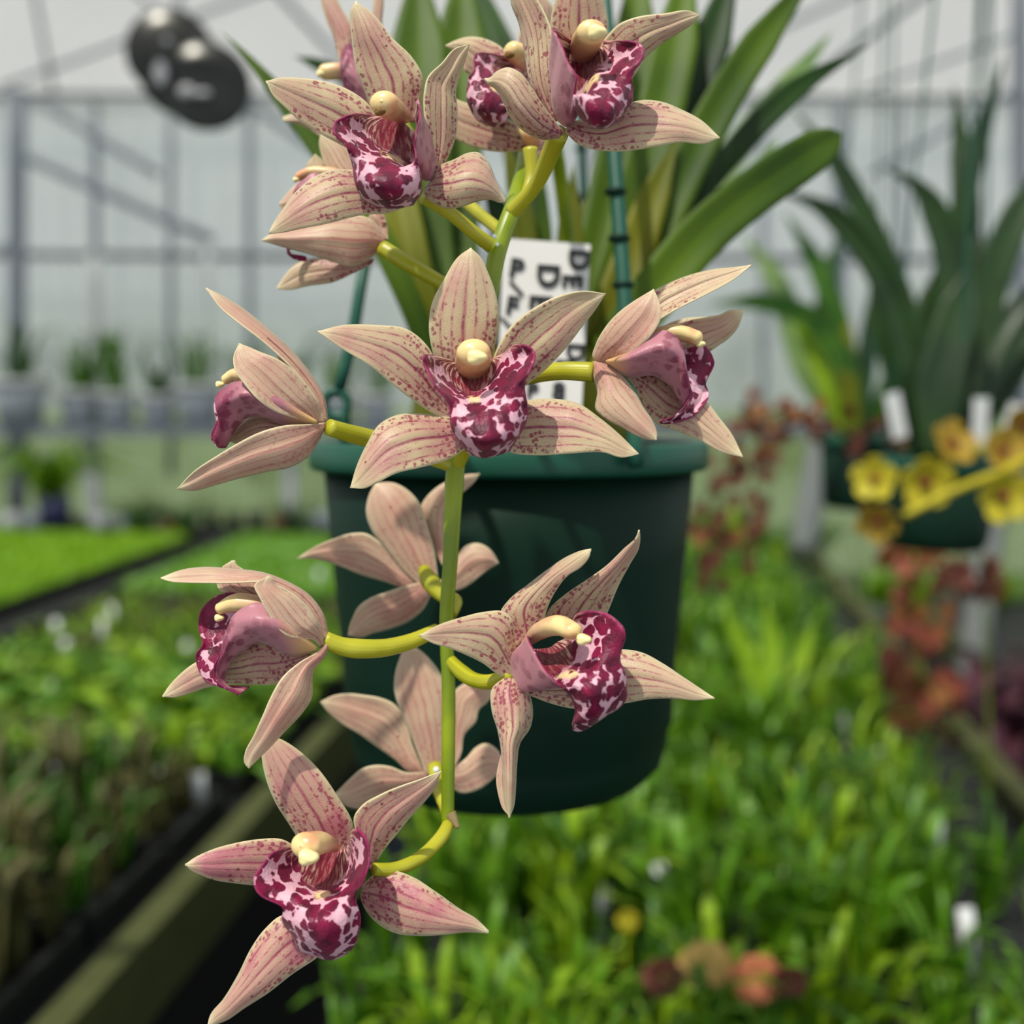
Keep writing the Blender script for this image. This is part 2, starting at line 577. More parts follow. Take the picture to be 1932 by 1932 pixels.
        if cap:
            c = s.pt(*cap)
            rw = cr_ * u1
            vs, fs = ball(c, (rw, rw * 0.8, rw * 0.75), 16, 12, lambda d: 1 + 0.10 * math.cos(3 * math.atan2(d.z, d.x)))
            e = link('anther_cap', vs, fs, [M[capmat]], s.ob, s.loc)
        return ob


def ball(c, r, nu=16, nv=10, f=None):
    vs, fs = [c + Vector((0, 0, r[2]))], []
    for j in range(1, nv):
        ph = math.pi * j / nv
        for i in range(nu):
            th = 2 * math.pi * i / nu
            d = Vector((math.sin(ph) * math.cos(th), math.sin(ph) * math.sin(th), math.cos(ph)))
            k = f(d) if f else 1
            vs.append(c + Vector((d.x * r[0], d.y * r[1], d.z * r[2])) * k)
    vs.append(c - Vector((0, 0, r[2])))
    for i in range(nu):
        fs.append((0, 1 + i, 1 + (i + 1) % nu))
        b = 1 + (nv - 2) * nu
        fs.append((b + (i + 1) % nu, b + i, len(vs) - 1))
    for j in range(nv - 2):
        for i in range(nu):
            a, b = 1 + j * nu + i, 1 + j * nu + (i + 1) % nu
            fs.append((a, a + nu, b + nu, b))
    return vs, fs


def tube(pts, rad, m=10, n=None, fn=None):
    """pts world points, rad list; smooth tube"""
    n = n or max(4, (len(pts) - 1) * 8)
    tp = [tuple(p) for p in pts]
    seq = []
    for j in range(n + 1):
        t = j / n
        seq.append((Vector(cr(tp, t)), lerpl(rad, t)))
    vs, fs, uvs = [], [], []
    ref = None
    for j, (p, r) in enumerate(seq):
        d = (seq[min(j + 1, n)][0] - seq[max(0, j - 1)][0]).normalized()
        if ref is None:
            ref = d.cross(Vector((0, 1, 0)) if abs(d.y) < .9 else Vector((1, 0, 0))).normalized()
        ref = (ref - d * ref.dot(d)).normalized()
        sy = d.cross(ref)
        if fn:
            r = r * fn(j / n)
        for i in range(m):
            a = 2 * math.pi * i / m
            vs.append(p + ref * (r * math.cos(a)) + sy * (r * math.sin(a)))
            uvs.append((2 * i / m - 1, j / n))
    for j in range(n):
        for i in range(m):
            a, b = j * m + i, j * m + (i + 1) % m
            fs.append((a, b, b + m, a + m))
    fs.append(tuple(range(m))[::-1])
    fs.append(tuple(range(n * m, n * m + m)))
    return vs, fs, uvs


def pxt(pts, d0=None):
    """(px,py,depth,radius px) -> points, radii"""
    return [P(a, b, c) for a, b, c, r in pts], [r * c / FPX for a, b, c, r in pts]


def box(c, s, rot=None):
    vs = []
    for x in (-.5, .5):
        for y in (-.5, .5):
            for z in (-.5, .5):
                v = Vector((x * s[0], y * s[1], z * s[2]))
                if rot is not None:
                    v = rot @ v
                vs.append(c + v)
    fs = [(0, 1, 3, 2), (4, 6, 7, 5), (0, 4, 5, 1), (2, 3, 7, 6), (0, 2, 6, 4), (1, 5, 7, 3)]
    return vs, fs


def join(*parts):
    V, F = [], []
    for p in parts:
        o = len(V)
        V += p[0]
        F += [tuple(i + o for i in f) for f in p[1]]
    return V, F


def lathe(c, prof, m=64, rot=None):
    vs, fs = [], []
    for r, z in prof:
        for i in range(m):
            a = 2 * math.pi * i / m
            v = Vector((r * math.cos(a), r * math.sin(a), z))
            if rot is not None:
                v = rot @ v
            vs.append(c + v)
    for j in range(len(prof) - 1):
        for i in range(m):
            a, b = j * m + i, j * m + (i + 1) % m
            fs.append((a, b, b + m, a + m))
    return vs, fs


def blade(pts, hw, fold=0.35, n=26, thick=0.0006, blunt=False, twist=0.0, fw=None, tipr=None):
    """strap leaf along world points with half widths (m); V folded; faces fw direction"""
    tp = [tuple(p) for p in pts]
    ni = 7
    grid = []
    cen = [Vector(cr(tp, j / n)) for j in range(n + 1)]
    for j in range(n + 1):
        t = j / n
        d = (cen[min(n, j + 1)] - cen[max(0, j - 1)]).normalized()
        f0 = fw if fw is not None else (CAM - cen[j]).normalized()
        sd_ = d.cross(f0)
        sd_ = sd_.normalized() if sd_.length > 1e-6 else Vector((1, 0, 0))
        nn = sd_.cross(d).normalized()
        ang = twist * t
        sd2 = sd_ * math.cos(ang) + nn * math.sin(ang)
        nn2 = nn * math.cos(ang) - sd_ * math.sin(ang)
        w_ = lerpl(hw, t)
        if blunt:
            w_ *= min(1.0, math.sqrt(max(0.0, (1.0 - t) * 12)))
        else:
            w_ *= min(1.0, ((1.0 - t) * 5) ** 0.7)
        w_ = max(w_, 1e-5)
        row = []
        for i in range(ni):
            u = 2 * i / (ni - 1) - 1
            row.append(cen[j] + sd2 * (u * w_) + nn2 * (abs(u) * w_ * fold))
        grid.append(row)
    vs, fs, mi, uvs = sheet(grid, lambda j, i: thick, lambda g, nr: 1)
    return vs, fs, uvs


def multi(bl):
    V, F, U = [], [], []
    for v, f, u in bl:
        o = len(V)
        V += v
        F += [tuple(i + o for i in q) for q in f]
        U += u
    return V, F, U

# ================================================================ the flowering orchid
PLOC = P(1000, 780, 0.48)
plant = empty('flowering_orchid', PLOC, label='flowering orchid with pink and cream blooms and maroon spotted lips hanging over a green pot', category='orchid')
K1, K2, K3 = (480, 0, .2899), (820, 0, .3002), (580, 440, .3313)
K4, K5, K6 = (320, 520, .2174), (1080, 480, .207), (540, 860, .2174)
K7, K8, K9, K10 = (280, 1020, .2277), (780, 980, .3054), (580, 1200, .207), (330, 1380, .3157)


def FL(k, d, ctr, label, blush=0.6):
    return Flower(plant, PLOC, k, d, ctr, label, blush)


# ---- centre flower
f = FL(K3, .285, (950, 850), 'fully open flower facing forward in front of the pot rim')
f.petal([(800, 900), (720, 700), (693, 540), (710, 400), (780, 260), (870, 125), (930, 85)], [(1000, 900), (1060, 680), (1090, 520), (1080, 380), (1030, 230), (980, 130), (930, 85)], [16, 10, 7, 6, 8], (2.5, 2.5), name='sepal')
f.petal([(790, 960), (740, 760), (680, 640), (560, 545), (400, 525), (200, 525), (58, 560)], [(840, 1075), (740, 1040), (600, 950), (470, 850), (350, 750), (200, 660), (58, 560)], [12, 7, 3, 0, -2], (2.5, -1), name='petal')
f.petal([(1020, 900), (1070, 680), (1150, 540), (1300, 420), (1450, 350), (1580, 330), (1697, 345)], [(1100, 1000), (1240, 870), (1330, 800), (1450, 680), (1560, 540), (1650, 420), (1697, 345)], [12, 7, 3, 0, -3], (-2, 2), name='petal')
f.petal([(920, 1060), (800, 1048), (640, 1028), (500, 1040), (410, 1090), (340, 1200), (280, 1330), (245, 1450)], [(940, 1200), (800, 1290), (640, 1335), (500, 1370), (400, 1420), (320, 1455), (245, 1450)], [10, 6, 2, 0, 2], (4, -2), name='sepal', mid=-1)
f.petal([(1060, 1040), (1150, 990), (1250, 955), (1400, 945), (1540, 970), (1660, 1050), (1780, 1150), (1885, 1255)], [(1060, 1200), (1180, 1255), (1300, 1265), (1500, 1255), (1690, 1250), (1790, 1278), (1885, 1260)], [10, 6, 2, 1, 2], (4, -1), name='sepal', mid=-1)
f.lip([
    [(850, 740, 10), (890, 740, 13), (940, 740, 15), (1000, 740, 13), (1060, 740, 9)],
    [(680, 688, -6), (780, 750, 3), (940, 790, 12), (1090, 720, 3), (1200, 632, -5)],
    [(664, 740, -9), (770, 830, 0), (940, 850, 8), (1110, 790, -1), (1296, 680, -9)],
    [(720, 860, -11), (820, 910, -4), (940, 905, 2), (1100, 870, -5), (1270, 780, -11)],
    [(800, 960, -11), (870, 960, -8), (950, 960, -5), (1090, 930, -9), (1238, 860, -11)],
    [(812, 1050, -10), (900, 1040, -12), (990, 1030, -12), (1110, 1010, -12), (1252, 960, -9)],
    [(825, 1120, -8), (910, 1110, -14), (1010, 1110, -15), (1125, 1090, -14), (1250, 1060, -7)],
    [(880, 1200, -6), (940, 1190, -13), (1020, 1200, -15), (1110, 1180, -13), (1205, 1150, -6)],
    [(920, 1258, -2), (960, 1266, -6), (1000, 1275, -7), (1060, 1266, -6), (1150, 1240, -2)]], (945, 740, -25))
f.column([(945, 800, 14), (946, 735, 7), (947, 680, -2)], [88, 104, 92], (963, 708, -10.5), 58)

# ---- top left flower
f = FL(K1, .290, (900, 900), 'open flower facing left at the top beside the strap leaves')
f.petal([(780, 760), (720, 600), (660, 440), (640, 300), (625, 150), (625, 70), (660, 8)], [(1060, 800), (1090, 640), (1095, 500), (1030, 380), (900, 250), (770, 90), (660, 8)], [14, 10, 8, 6, 7], (3, 2), name='sepal')
f.petal([(820, 860), (740, 680), (620, 590), (450, 530), (280, 508), (160, 508), (75, 530)], [(760, 1050), (560, 940), (430, 870), (300, 790), (200, 700), (120, 620), (75, 530)], [10, 6, 2, -2, -5], (3, -1))
f.petal([(1160, 1120), (1140, 980), (1110, 800), (1105, 600), (1130, 500), (1220, 410), (1300, 320), (1400, 287)], [(1200, 1120), (1260, 1020), (1310, 880), (1320, 700), (1310, 600), (1330, 520), (1370, 400), (1400, 287)], [8, 6, 4, 4, 5], (-3, 4))
f.petal([(1000, 1220), (840, 1140), (700, 1112), (600, 1105), (500, 1110), (380, 1160), (280, 1240), (180, 1370), (110, 1480), (95, 1520)], [(1000, 1340), (880, 1385), (700, 1400), (500, 1450), (300, 1490), (180, 1515), (95, 1522)], [8, 3, -1, -3, 0], (5, 0), name='sepal', mid=-1)
f.petal([(1130, 1200), (1190, 1090), (1300, 1040), (1400, 995), (1460, 995), (1510, 1040), (1570, 1170), (1632, 1300)], [(1100, 1250), (1150, 1310), (1250, 1355), (1350, 1345), (1450, 1310), (1540, 1300), (1600, 1320), (1632, 1318)], [8, 3, 1, 2, 6], (6, 1), name='sepal', mid=-2.5)
f.lip([
    [(760, 740, 8), (830, 760, 12), (920, 760, 14), (1060, 880, 14), (1050, 740, 6)],
    [(625, 745, -4), (720, 790, 4), (880, 850, 10), (1120, 920, 10), (1062, 652, -6)],
    [(530, 795, -9), (680, 860, 0), (880, 920, 8), (1160, 1010, 9), (1078, 730, -9)],
    [(520, 870, -11), (690, 930, -3), (880, 980, 4), (1165, 1090, 7), (1052, 850, -11)],
    [(600, 960, -10), (730, 1000, -6), (880, 1030, -2), (1130, 1170, 4), (1044, 960, -12)],
    [(640, 1080, -8), (750, 1080, -12), (870, 1090, -10), (980, 1090, -8), (1062, 1050, -11)],
    [(655, 1190, -7), (760, 1190, -14), (880, 1180, -15), (990, 1170, -13), (1084, 1150, -8)],
    [(705, 1280, -5), (800, 1275, -11), (890, 1275, -13), (980, 1270, -11), (1078, 1250, -5)],
    [(780, 1335, -1), (840, 1342, -5), (890, 1350, -6), (960, 1345, -5), (1035, 1330, -2)]], (860, 720, -25))
f.column([(980, 760, 12), (910, 720, 2), (845, 672, -8)], [50, 78, 88], (815, 725, -12.5), 36, 'anther_dark')

# ---- top right flower
f = FL(K2, .285, (900, 600), 'open flower facing right at the top with two petals cut by the frame')
f.petal([(800, 400), (730, 180), (750, 20), (800, -150), (960, -300)], [(1050, 350), (1090, 150), (1065, 0), (1040, -150), (960, -300)], [15, 12, 9, 7, 6], (3, 3), name='sepal')
f.petal([(740, 760), (700, 710), (620, 580), (560, 300), (530, 150), (480, 20), (470, -80), (480, -200)], [(810, 760), (770, 640), (740, 460), (740, 300), (730, 180), (690, 80), (610, -60), (480, -200)], [8, 6, 5, 4, 3], (4, -3))
f.petal([(960, 450), (1080, 230), (1160, 150), (1280, 105), (1450, 85), (1600, 68), (1665, 92)], [(1060, 650), (1260, 470), (1320, 370), (1420, 280), (1530, 210), (1640, 130), (1665, 92)], [14, 9, 5, 3, 2], (-1, 3))
f.petal([(850, 760), (1100, 740), (1200, 665), (1280, 635), (1420, 640), (1550, 690), (1680, 760), (1790, 865)], [(820, 830), (900, 905), (1080, 950), (1250, 945), (1400, 920), (1550, 895), (1700, 903), (1790, 867)], [7, 4, 1, -1, 0], (4, 0), name='sepal', mid=-1)
f.petal([(810, 830), (700, 690), (600, 540), (540, 460), (460, 425), (390, 450), (345, 490), (315, 492)], [(780, 868), (680, 876), (570, 830), (480, 740), (430, 640), (370, 550), (335, 530), (315, 500)], [6, 2, -1, -2, 2], (-1, 4), name='sepal', mid=-2.5)
f.lip([
    [(860, 240, 8), (840, 420, 14), (950, 280, 16), (1040, 280, 13), (1060, 260, 8)],
    [(742, 172, -4), (745, 450, 8), (960, 360, 13), (1080, 320, 5), (1180, 252, -4)],
    [(790, 265, -8), (745, 620, 8), (970, 410, 10), (1110, 390, 1), (1296, 280, -8)],
    [(838, 390, -10), (770, 740, 6), (980, 460, 3), (1110, 440, -3), (1312, 360, -10)],
    [(893, 490, -12), (850, 785, 3), (1000, 520, -5), (1120, 500, -8), (1245, 465, -10)],
    [(868, 610, -8), (920, 600, -12), (1020, 600, -13), (1140, 590, -12), (1246, 560, -8)],
    [(890, 690, -7), (950, 690, -13), (1030, 690, -15), (1130, 680, -13), (1236, 640, -7)],
    [(935, 760, -5), (980, 770, -11), (1040, 780, -12), (1110, 760, -11), (1185, 710, -5)],
    [(965, 782, -2), (1000, 796, -6), (1040, 804, -7), (1085, 796, -6), (1125, 775, -3)]], (985, 250, -25))
f.column([(930, 340, 14), (955, 260, 4), (985, 205, -6)], [88, 92, 88], (1018, 205, -13.5), 60)

# ---- bottom flower
f = FL(K10, .285, (950, 850), 'lowest flower, open and facing forward below the pot', 1.15)
f.petal([(800, 740), (700, 580), (600, 420), (545, 280), (520, 150), (520, 80), (540, 10)], [(1075, 720), (1060, 540), (980, 400), (870, 240), (760, 130), (660, 60), (540, 10)], [16, 12, 10, 10, 12], (2.5, 3), name='sepal')
f.petal([(800, 760), (640, 645), (500, 645), (350, 670), (200, 715), (110, 760), (62, 795)], [(760, 900), (480, 918), (350, 905), (230, 885), (150, 855), (90, 825), (62, 795)], [12, 7, 4, 1, 0], (2, 2))
f.petal([(1130, 800), (1080, 600), (1070, 510), (1120, 440), (1220, 380), (1350, 325), (1480, 280), (1590, 237)], [(1180, 830), (1240, 720), (1320, 620), (1400, 520), (1500, 410), (1560, 330), (1590, 237)], [10, 6, 4, 3, 3], (-1, 3))
f.petal([(1120, 920), (1220, 840), (1320, 835), (1420, 870), (1560, 960), (1700, 1060), (1800, 1120), (1875, 1190)], [(1110, 1000), (1150, 1080), (1230, 1160), (1320, 1205), (1450, 1220), (1600, 1215), (1750, 1200), (1875, 1207)], [8, 4, 1, 1, 3], (3, 1), name='sepal', mid=-1)
f.petal([(800, 1150), (640, 1100), (540, 1180), (460, 1290), (380, 1450), (290, 1600), (210, 1700), (195, 1760)], [(920, 1290), (850, 1350), (700, 1450), (560, 1560), (420, 1650), (300, 1730), (195, 1764)], [8, 4, 1, 1, 3], (3, 1), name='sepal', mid=-1)
f.lip([
    [(790, 680, 10), (870, 700, 15), (960, 700, 16), (1020, 700, 13), (1050, 660, 8)],
    [(640, 700, -2), (760, 760, 7), (920, 790, 14), (1030, 750, 8), (1070, 578, -4)],
    [(540, 770, -7), (720, 830, 2), (910, 860, 9), (1045, 830, 3), (1140, 630, -8)],
    [(472, 890, -10), (680, 900, -3), (890, 915, 4), (1040, 890, -2), (1164, 760, -10)],
    [(510, 980, -10), (700, 970, -7), (880, 965, -3), (1010, 950, -5), (1130, 890, -11)],
    [(640, 1050, -9), (760, 1050, -11), (880, 1030, -10), (1000, 1020, -10), (1080, 980, -9)],
    [(645, 1140, -7), (760, 1140, -13), (880, 1130, -15), (1000, 1120, -13), (1108, 1110, -7)],
    [(705, 1220, -6), (790, 1220, -12), (900, 1220, -15), (1000, 1210, -12), (1092, 1220, -6)],
    [(745, 1305, -4), (820, 1300, -8), (900, 1310, -10), (990, 1300, -8), (1065, 1290, -4)],
    [(820, 1330, 0), (870, 1350, -3), (920, 1360, -4), (970, 1352, -3), (1030, 1325, 0)]], (870, 650, -25))
f.column([(950, 690, 10), (870, 665, 0), (785, 680, -8)], [40, 76, 88], (795, 752, -13.5), 60)

# ---- right lower flower
f = FL(K8, .285, (650, 950), 'open flower facing right in front of the dark pot wall')
f.petal([(650, 920), (620, 700), (605, 610), (560, 572), (440, 572), (300, 605), (150, 655), (35, 717)], [(620, 980), (530, 960), (430, 890), (330, 840), (220, 795), (120, 765), (35, 720)], [8, 4, 0, -4, -8], (3, -1))
f.petal([(620, 800), (540, 570), (600, 490), (700, 410), (830, 310), (950, 230), (1050, 190), (1098, 182)], [(800, 650), (830, 540), (880, 440), (950, 350), (1040, 290), (1085, 235), (1098, 190)], [12, 10, 8, 6, 4], (6, -1), name='sepal', mid=-1)
f.petal([(780, 680), (850, 540), (930, 470), (1060, 380), (1200, 280), (1300, 180), (1375, 110), (1393, 65)], [(1180, 620), (1220, 520), (1270, 400), (1340, 270), (1390, 180), (1400, 100), (1395, 65)], [16, 12, 9, 6, 2], (2, 3))
f.petal([(780, 1030), (1000, 950), (1290, 805), (1400, 820), (1540, 890), (1660, 970), (1780, 1050), (1860, 1103)], [(700, 1080), (860, 1140), (1000, 1170), (1310, 1135), (1450, 1110), (1600, 1105), (1750, 1118), (1860, 1106)], [8, 6, 3, 1, 0], (4, 1), name='sepal')
f.petal([(560, 980), (490, 1040), (485, 1180), (520, 1300), (545, 1450), (555, 1600), (565, 1750), (590, 1842)], [(650, 990), (715, 1080), (722, 1280), (655, 1390), (640, 1500), (632, 1650), (618, 1780), (592, 1843)], [6, 2, -1, -3, -3], (2, 6), name='sepal', mid=-3)
f.petal([(600, 1300), (560, 1400), (530, 1500), (513, 1600), (530, 1720), (560, 1800), (590, 1830)], [(620, 1300), (600, 1400), (600, 1500), (590, 1600), (590, 1700), (595, 1780), (592, 1830)], [3, 3, 2, 1, 0], (1, 0), name='sepal', side='b')
f.lip([
    [(760, 740, 8), (680, 800, 12), (830, 800, 14), (900, 760, 12), (960, 760, 8)],
    [(705, 728, -2), (615, 860, 8), (850, 850, 10), (960, 740, 6), (1010, 590, -2)],
    [(750, 820, -7), (615, 960, 8), (870, 880, 6), (1010, 790, 0), (1160, 570, -6)],
    [(805, 920, -10), (655, 1045, 6), (900, 905, 1), (1060, 860, -4), (1260, 625, -9)],
    [(870, 990, -11), (740, 1055, 2), (950, 945, -5), (1080, 920, -8), (1310, 710, -10)],
    [(940, 1060, -10), (985, 1020, -12), (1030, 990, -12), (1130, 940, -12), (1275, 850, -9)],
    [(985, 1120, -8), (1030, 1080, -13), (1090, 1050, -15), (1180, 1000, -13), (1308, 950, -8)],
    [(1000, 1190, -6), (1060, 1150, -12), (1120, 1120, -14), (1200, 1080, -12), (1316, 1050, -6)],
    [(985, 1260, -4), (1050, 1230, -9), (1120, 1210, -11), (1190, 1180, -9), (1298, 1140, -4)],
    [(985, 1300, 0), (1030, 1306, -3), (1090, 1275, -5), (1150, 1235, -4), (1210, 1200, -1)]], (900, 700, -25))
f.column([(700, 760, 10), (790, 685, 2), (900, 655, -5), (985, 690, -9)], [35, 62, 74, 62], (1050, 742, -13), 46)

# ---- right side flower, seen from its side
f = FL(K5, .300, (250, 970), 'flower in side view facing right beside the name tag')
f.petal([(240, 975), (193, 950), (215, 820), (290, 680), (400, 550), (540, 440), (660, 365), (740, 318)], [(280, 975), (420, 920), (560, 880), (660, 800), (750, 690), (803, 590), (800, 460), (740, 318)], [0, -5, -8, -9, -8], (3, -2), side='b')
f.petal([(330, 960), (600, 480), (760, 325), (900, 255), (1100, 180), (1300, 135), (1500, 115), (1630, 97)], [(400, 960), (700, 700), (810, 585), (900, 530), (1050, 450), (1250, 350), (1450, 240), (1630, 100)], [4, 2, 0, -1, -2], (4, -4), name='sepal')
f.petal([(420, 940), (780, 680), (900, 620), (1050, 580), (1200, 570), (1340, 550), (1430, 510), (1560, 512)], [(450, 960), (900, 960), (1100, 930), (1250, 885), (1330, 830), (1420, 770), (1500, 680), (1560, 520)], [6, 10, 10, 8, 5], (2, 2))
f.petal([(190, 975), (300, 985), (400, 1060), (500, 1160), (590, 1290), (650, 1400), (730, 1520), (770, 1630), (765, 1688)], [(185, 985), (195, 1120), (228, 1250), (215, 1420), (300, 1500), (450, 1580), (600, 1660), (700, 1690), (765, 1692)], [0, -5, -8, -9, -9], (4, 1), name='sepal', side='b', mid=-1)
f.petal([(350, 990), (600, 1060), (800, 1095), (950, 1180), (1230, 1350), (1330, 1480), (1440, 1620), (1555, 1845)], [(360, 1020), (560, 1200), (650, 1400), (780, 1550), (950, 1610), (1150, 1690), (1350, 1800), (1550, 1852)], [4, 6, 6, 5, 4], (2, 1), name='sepal')
f.lip([
    [(320, 960, 0), (310, 975, -3), (330, 985, 0), (330, 980, 4), (330, 970, 4)],
    [(560, 860, -6), (480, 960, -9), (500, 1105, 0), (560, 1000, 7), (600, 900, 7)],
    [(750, 720, -8), (680, 900, -11), (720, 1092, 0), (800, 950, 9), (800, 800, 8)],
    [(860, 698, -9), (850, 880, -12), (850, 1150, 0), (980, 1000, 9), (1010, 860, 9)],
    [(970, 780, -9), (960, 950, -10), (930, 1230, 0), (1110, 1050, 8), (1190, 830, 8)],
    [(1026, 950, -8), (1020, 1080, -9), (985, 1330, 0), (1160, 1150, 8), (1292, 980, 8)],
    [(1030, 1110, -6), (1060, 1200, -6), (1000, 1400, 0), (1160, 1270, 7), (1218, 1160, 8)],
    [(1082, 1260, -5), (1060, 1350, -3), (970, 1450, 2), (1120, 1400, 6), (1240, 1300, 6)],
    [(980, 1440, -4), (920, 1490, -2), (870, 1520, 2), (1000, 1510, 4), (1110, 1470, 4)],
    [(790, 1528, -1), (800, 1533, 0), (820, 1538, 1), (880, 1535, 2), (930, 1525, 2)]], (900, 700, 0), 0.25)
f.column([(500, 880, 4), (780, 740, 3), (980, 715, 1), (1130, 760, 0)], [50, 84, 92, 78], (1165, 815, -0.5), 46, 'anther')

# ---- left side flower
f = FL(K4, .300, (1290, 1280), 'flower in side view facing left above the left end of the pot rim')
f.petal([(1372, 1270), (1345, 1060), (1200, 820), (1050, 640), (850, 460), (600, 260), (450, 170), (315, 108)], [(1340, 1270), (1280, 1100), (1150, 910), (1000, 745), (800, 565), (600, 412), (450, 290), (315, 112)], [0, 0, 0, 0, 0], (6, -4), name='sepal', side='b', mid=-1)
f.petal([(1342, 1275), (1300, 1130), (1200, 980), (1080, 830), (930, 720), (780, 660), (690, 620), (605, 588)], [(1240, 1290), (1100, 1240), (900, 1170), (750, 1060), (640, 930), (570, 830), (553, 720), (600, 590)], [0, -6, -9, -10, -8], (2, -3), side='b')
f.petal([(1300, 1230), (1180, 960), (1020, 760), (950, 680)], [(1290, 1240), (1130, 980), (960, 820), (935, 700)], [4, 6, 8, 8], (1, 1))
f.petal([(1358, 1275), (1200, 1290), (1000, 1300), (780, 1360), (600, 1450), (400, 1570), (200, 1710), (68, 1848)], [(1345, 1320), (1300, 1420), (1200, 1570), (1050, 1660), (850, 1700), (600, 1760), (400, 1815), (200, 1866), (68, 1852)], [0, -6, -8, -9, -9], (-3, 4), name='sepal', side='b', mid=-1)
f.petal([(1250, 1290), (1000, 1280), (800, 1215), (680, 1240), (560, 1350), (520, 1430)], [(1250, 1310), (1100, 1340), (900, 1400), (750, 1440), (620, 1470), (520, 1440)], [3, 4, 5, 5], (2, 1), name='sepal')
f.lip([
    [(1280, 1260, 0), (1280, 1275, -3), (1280, 1290, 0), (1280, 1280, 3), (1280, 1270, 3)],
    [(1000, 1050, -6), (1000, 1150, -8), (1000, 1288, 0), (960, 1150, 7), (960, 1050, 7)],
    [(760, 930, -7), (800, 1070, -10), (820, 1222, 0), (760, 1050, 7), (740, 940, 7)],
    [(640, 912, -7), (640, 1050, -10), (680, 1225, 0), (600, 1050, 6), (620, 925, 6)],
    [(500, 955, -6), (520, 1100, -7), (600, 1290, 0), (480, 1100, 5), (490, 970, 5)],
    [(397, 1060, -5), (430, 1170, -6), (560, 1350, 0), (410, 1170, 4), (395, 1080, 4)],
    [(430, 1210, -4), (440, 1280, -4), (530, 1400, 0), (420, 1290, 4), (420, 1220, 4)],
    [(365, 1370, -3), (420, 1400, -3), (510, 1440, 0), (380, 1400, 3), (362, 1390, 3)],
    [(400, 1450, -1), (430, 1490, -1), (480, 1490, 0), (420, 1480, 1), (395, 1450, 1)]], (650, 850, 0), 0.3)
f.column([(800, 960, 1), (660, 880, 0), (560, 862, 0), (490, 900, 0)], [60, 72, 68, 50], (435, 945, -1), 40)

# ---- left lower side flower
f = FL(K7, .295, (1420, 880), 'cupped flower in side view facing left over the seedling trays')
f.petal([(1490, 830), (1462, 640), (1330, 450), (1150, 340), (950, 265), (700, 235), (450, 220), (250, 250), (103, 308)], [(1440, 830), (1350, 600), (1150, 420), (950, 345), (750, 350), (500, 352), (300, 350), (180, 340), (103, 314)], [0, -1, -1, 0, 0], (5, -4), name='sepal', side='b', mid=-1)
f.petal([(1460, 850), (1425, 720), (1320, 560), (1200, 450), (1100, 400), (1050, 350), (1035, 310), (995, 290)], [(1420, 885), (1380, 830), (1250, 812), (1150, 790), (1060, 710), (990, 600), (920, 470), (878, 375), (990, 292)], [0, -7, -9, -10, -9], (3, -2), side='b')
f.petal([(1150, 520), (1000, 400), (880, 300), (790, 240), (735, 200), (714, 162)], [(900, 560), (700, 460), (580, 400), (570, 300), (620, 210), (690, 168)], [6, 7, 8, 9], (1, 1))
f.petal([(1350, 930), (1100, 870), (900, 840), (700, 920), (500, 960), (390, 1010), (250, 1120), (160, 1220), (118, 1285)], [(1330, 960), (1150, 1140), (1050, 1190), (900, 1195), (650, 1190), (480, 1220), (330, 1270), (200, 1300), (118, 1292)], [3, 5, 6, 5, 4], (1, 1), name='sepal')
f.petal([(1482, 842), (1400, 920), (1250, 1010), (1120, 1120), (1020, 1280), (950, 1440), (870, 1620), (800, 1760), (793, 1840), (828, 1883)], [(1497, 850), (1460, 960), (1375, 1060), (1345, 1320), (1280, 1420), (1150, 1560), (1000, 1720), (900, 1820), (832, 1886)], [0, -5, -8, -9, -9], (-2, 4), name='sepal', side='b', mid=-1)
f.lip([
    [(1380, 870, 0), (1390, 890, -3), (1390, 910, 0), (1380, 890, 3), (1370, 870, 3)],
    [(1100, 560, -6), (1150, 750, -9), (1200, 950, 0), (1000, 700, 8), (1000, 500, 8)],
    [(900, 518, -7), (950, 700, -11), (1050, 880, 0), (800, 650, 8), (800, 440, 8)],
    [(780, 560, -7), (830, 720, -10), (900, 835, 0), (650, 650, 8), (610, 440, 8)],
    [(690, 640, -7), (730, 780, -8), (800, 890, 0), (560, 740, 8), (450, 550, 8)],
    [(630, 790, -6), (670, 860, -7), (720, 940, 0), (540, 830, 6), (413, 700, 7)],
    [(610, 900, -5), (630, 950, -5), (670, 1000, 0), (520, 920, 5), (445, 850, 6)],
    [(550, 1020, -4), (570, 1060, -3), (640, 1070, 0), (480, 1020, 4), (388, 950, 5)],
    [(545, 1110, -3), (580, 1150, -2), (625, 1160, 0), (500, 1110, 3), (430, 1100, 4)],
    [(600, 1200, -3), (640, 1220, -2), (680, 1225, 0), (600, 1210, 2), (545, 1190, 2)],
    [(740, 1280, -1), (770, 1268, 0), (800, 1245, 1), (825, 1225, 1), (835, 1205, 1)]], (800, 520, 0), 0.3)
f.column([(1050, 600, 2), (860, 530, 2), (700, 520, 2), (600, 560, 2)], [70, 100, 98, 60], (585, 640, 1.5), 42, 'anther')

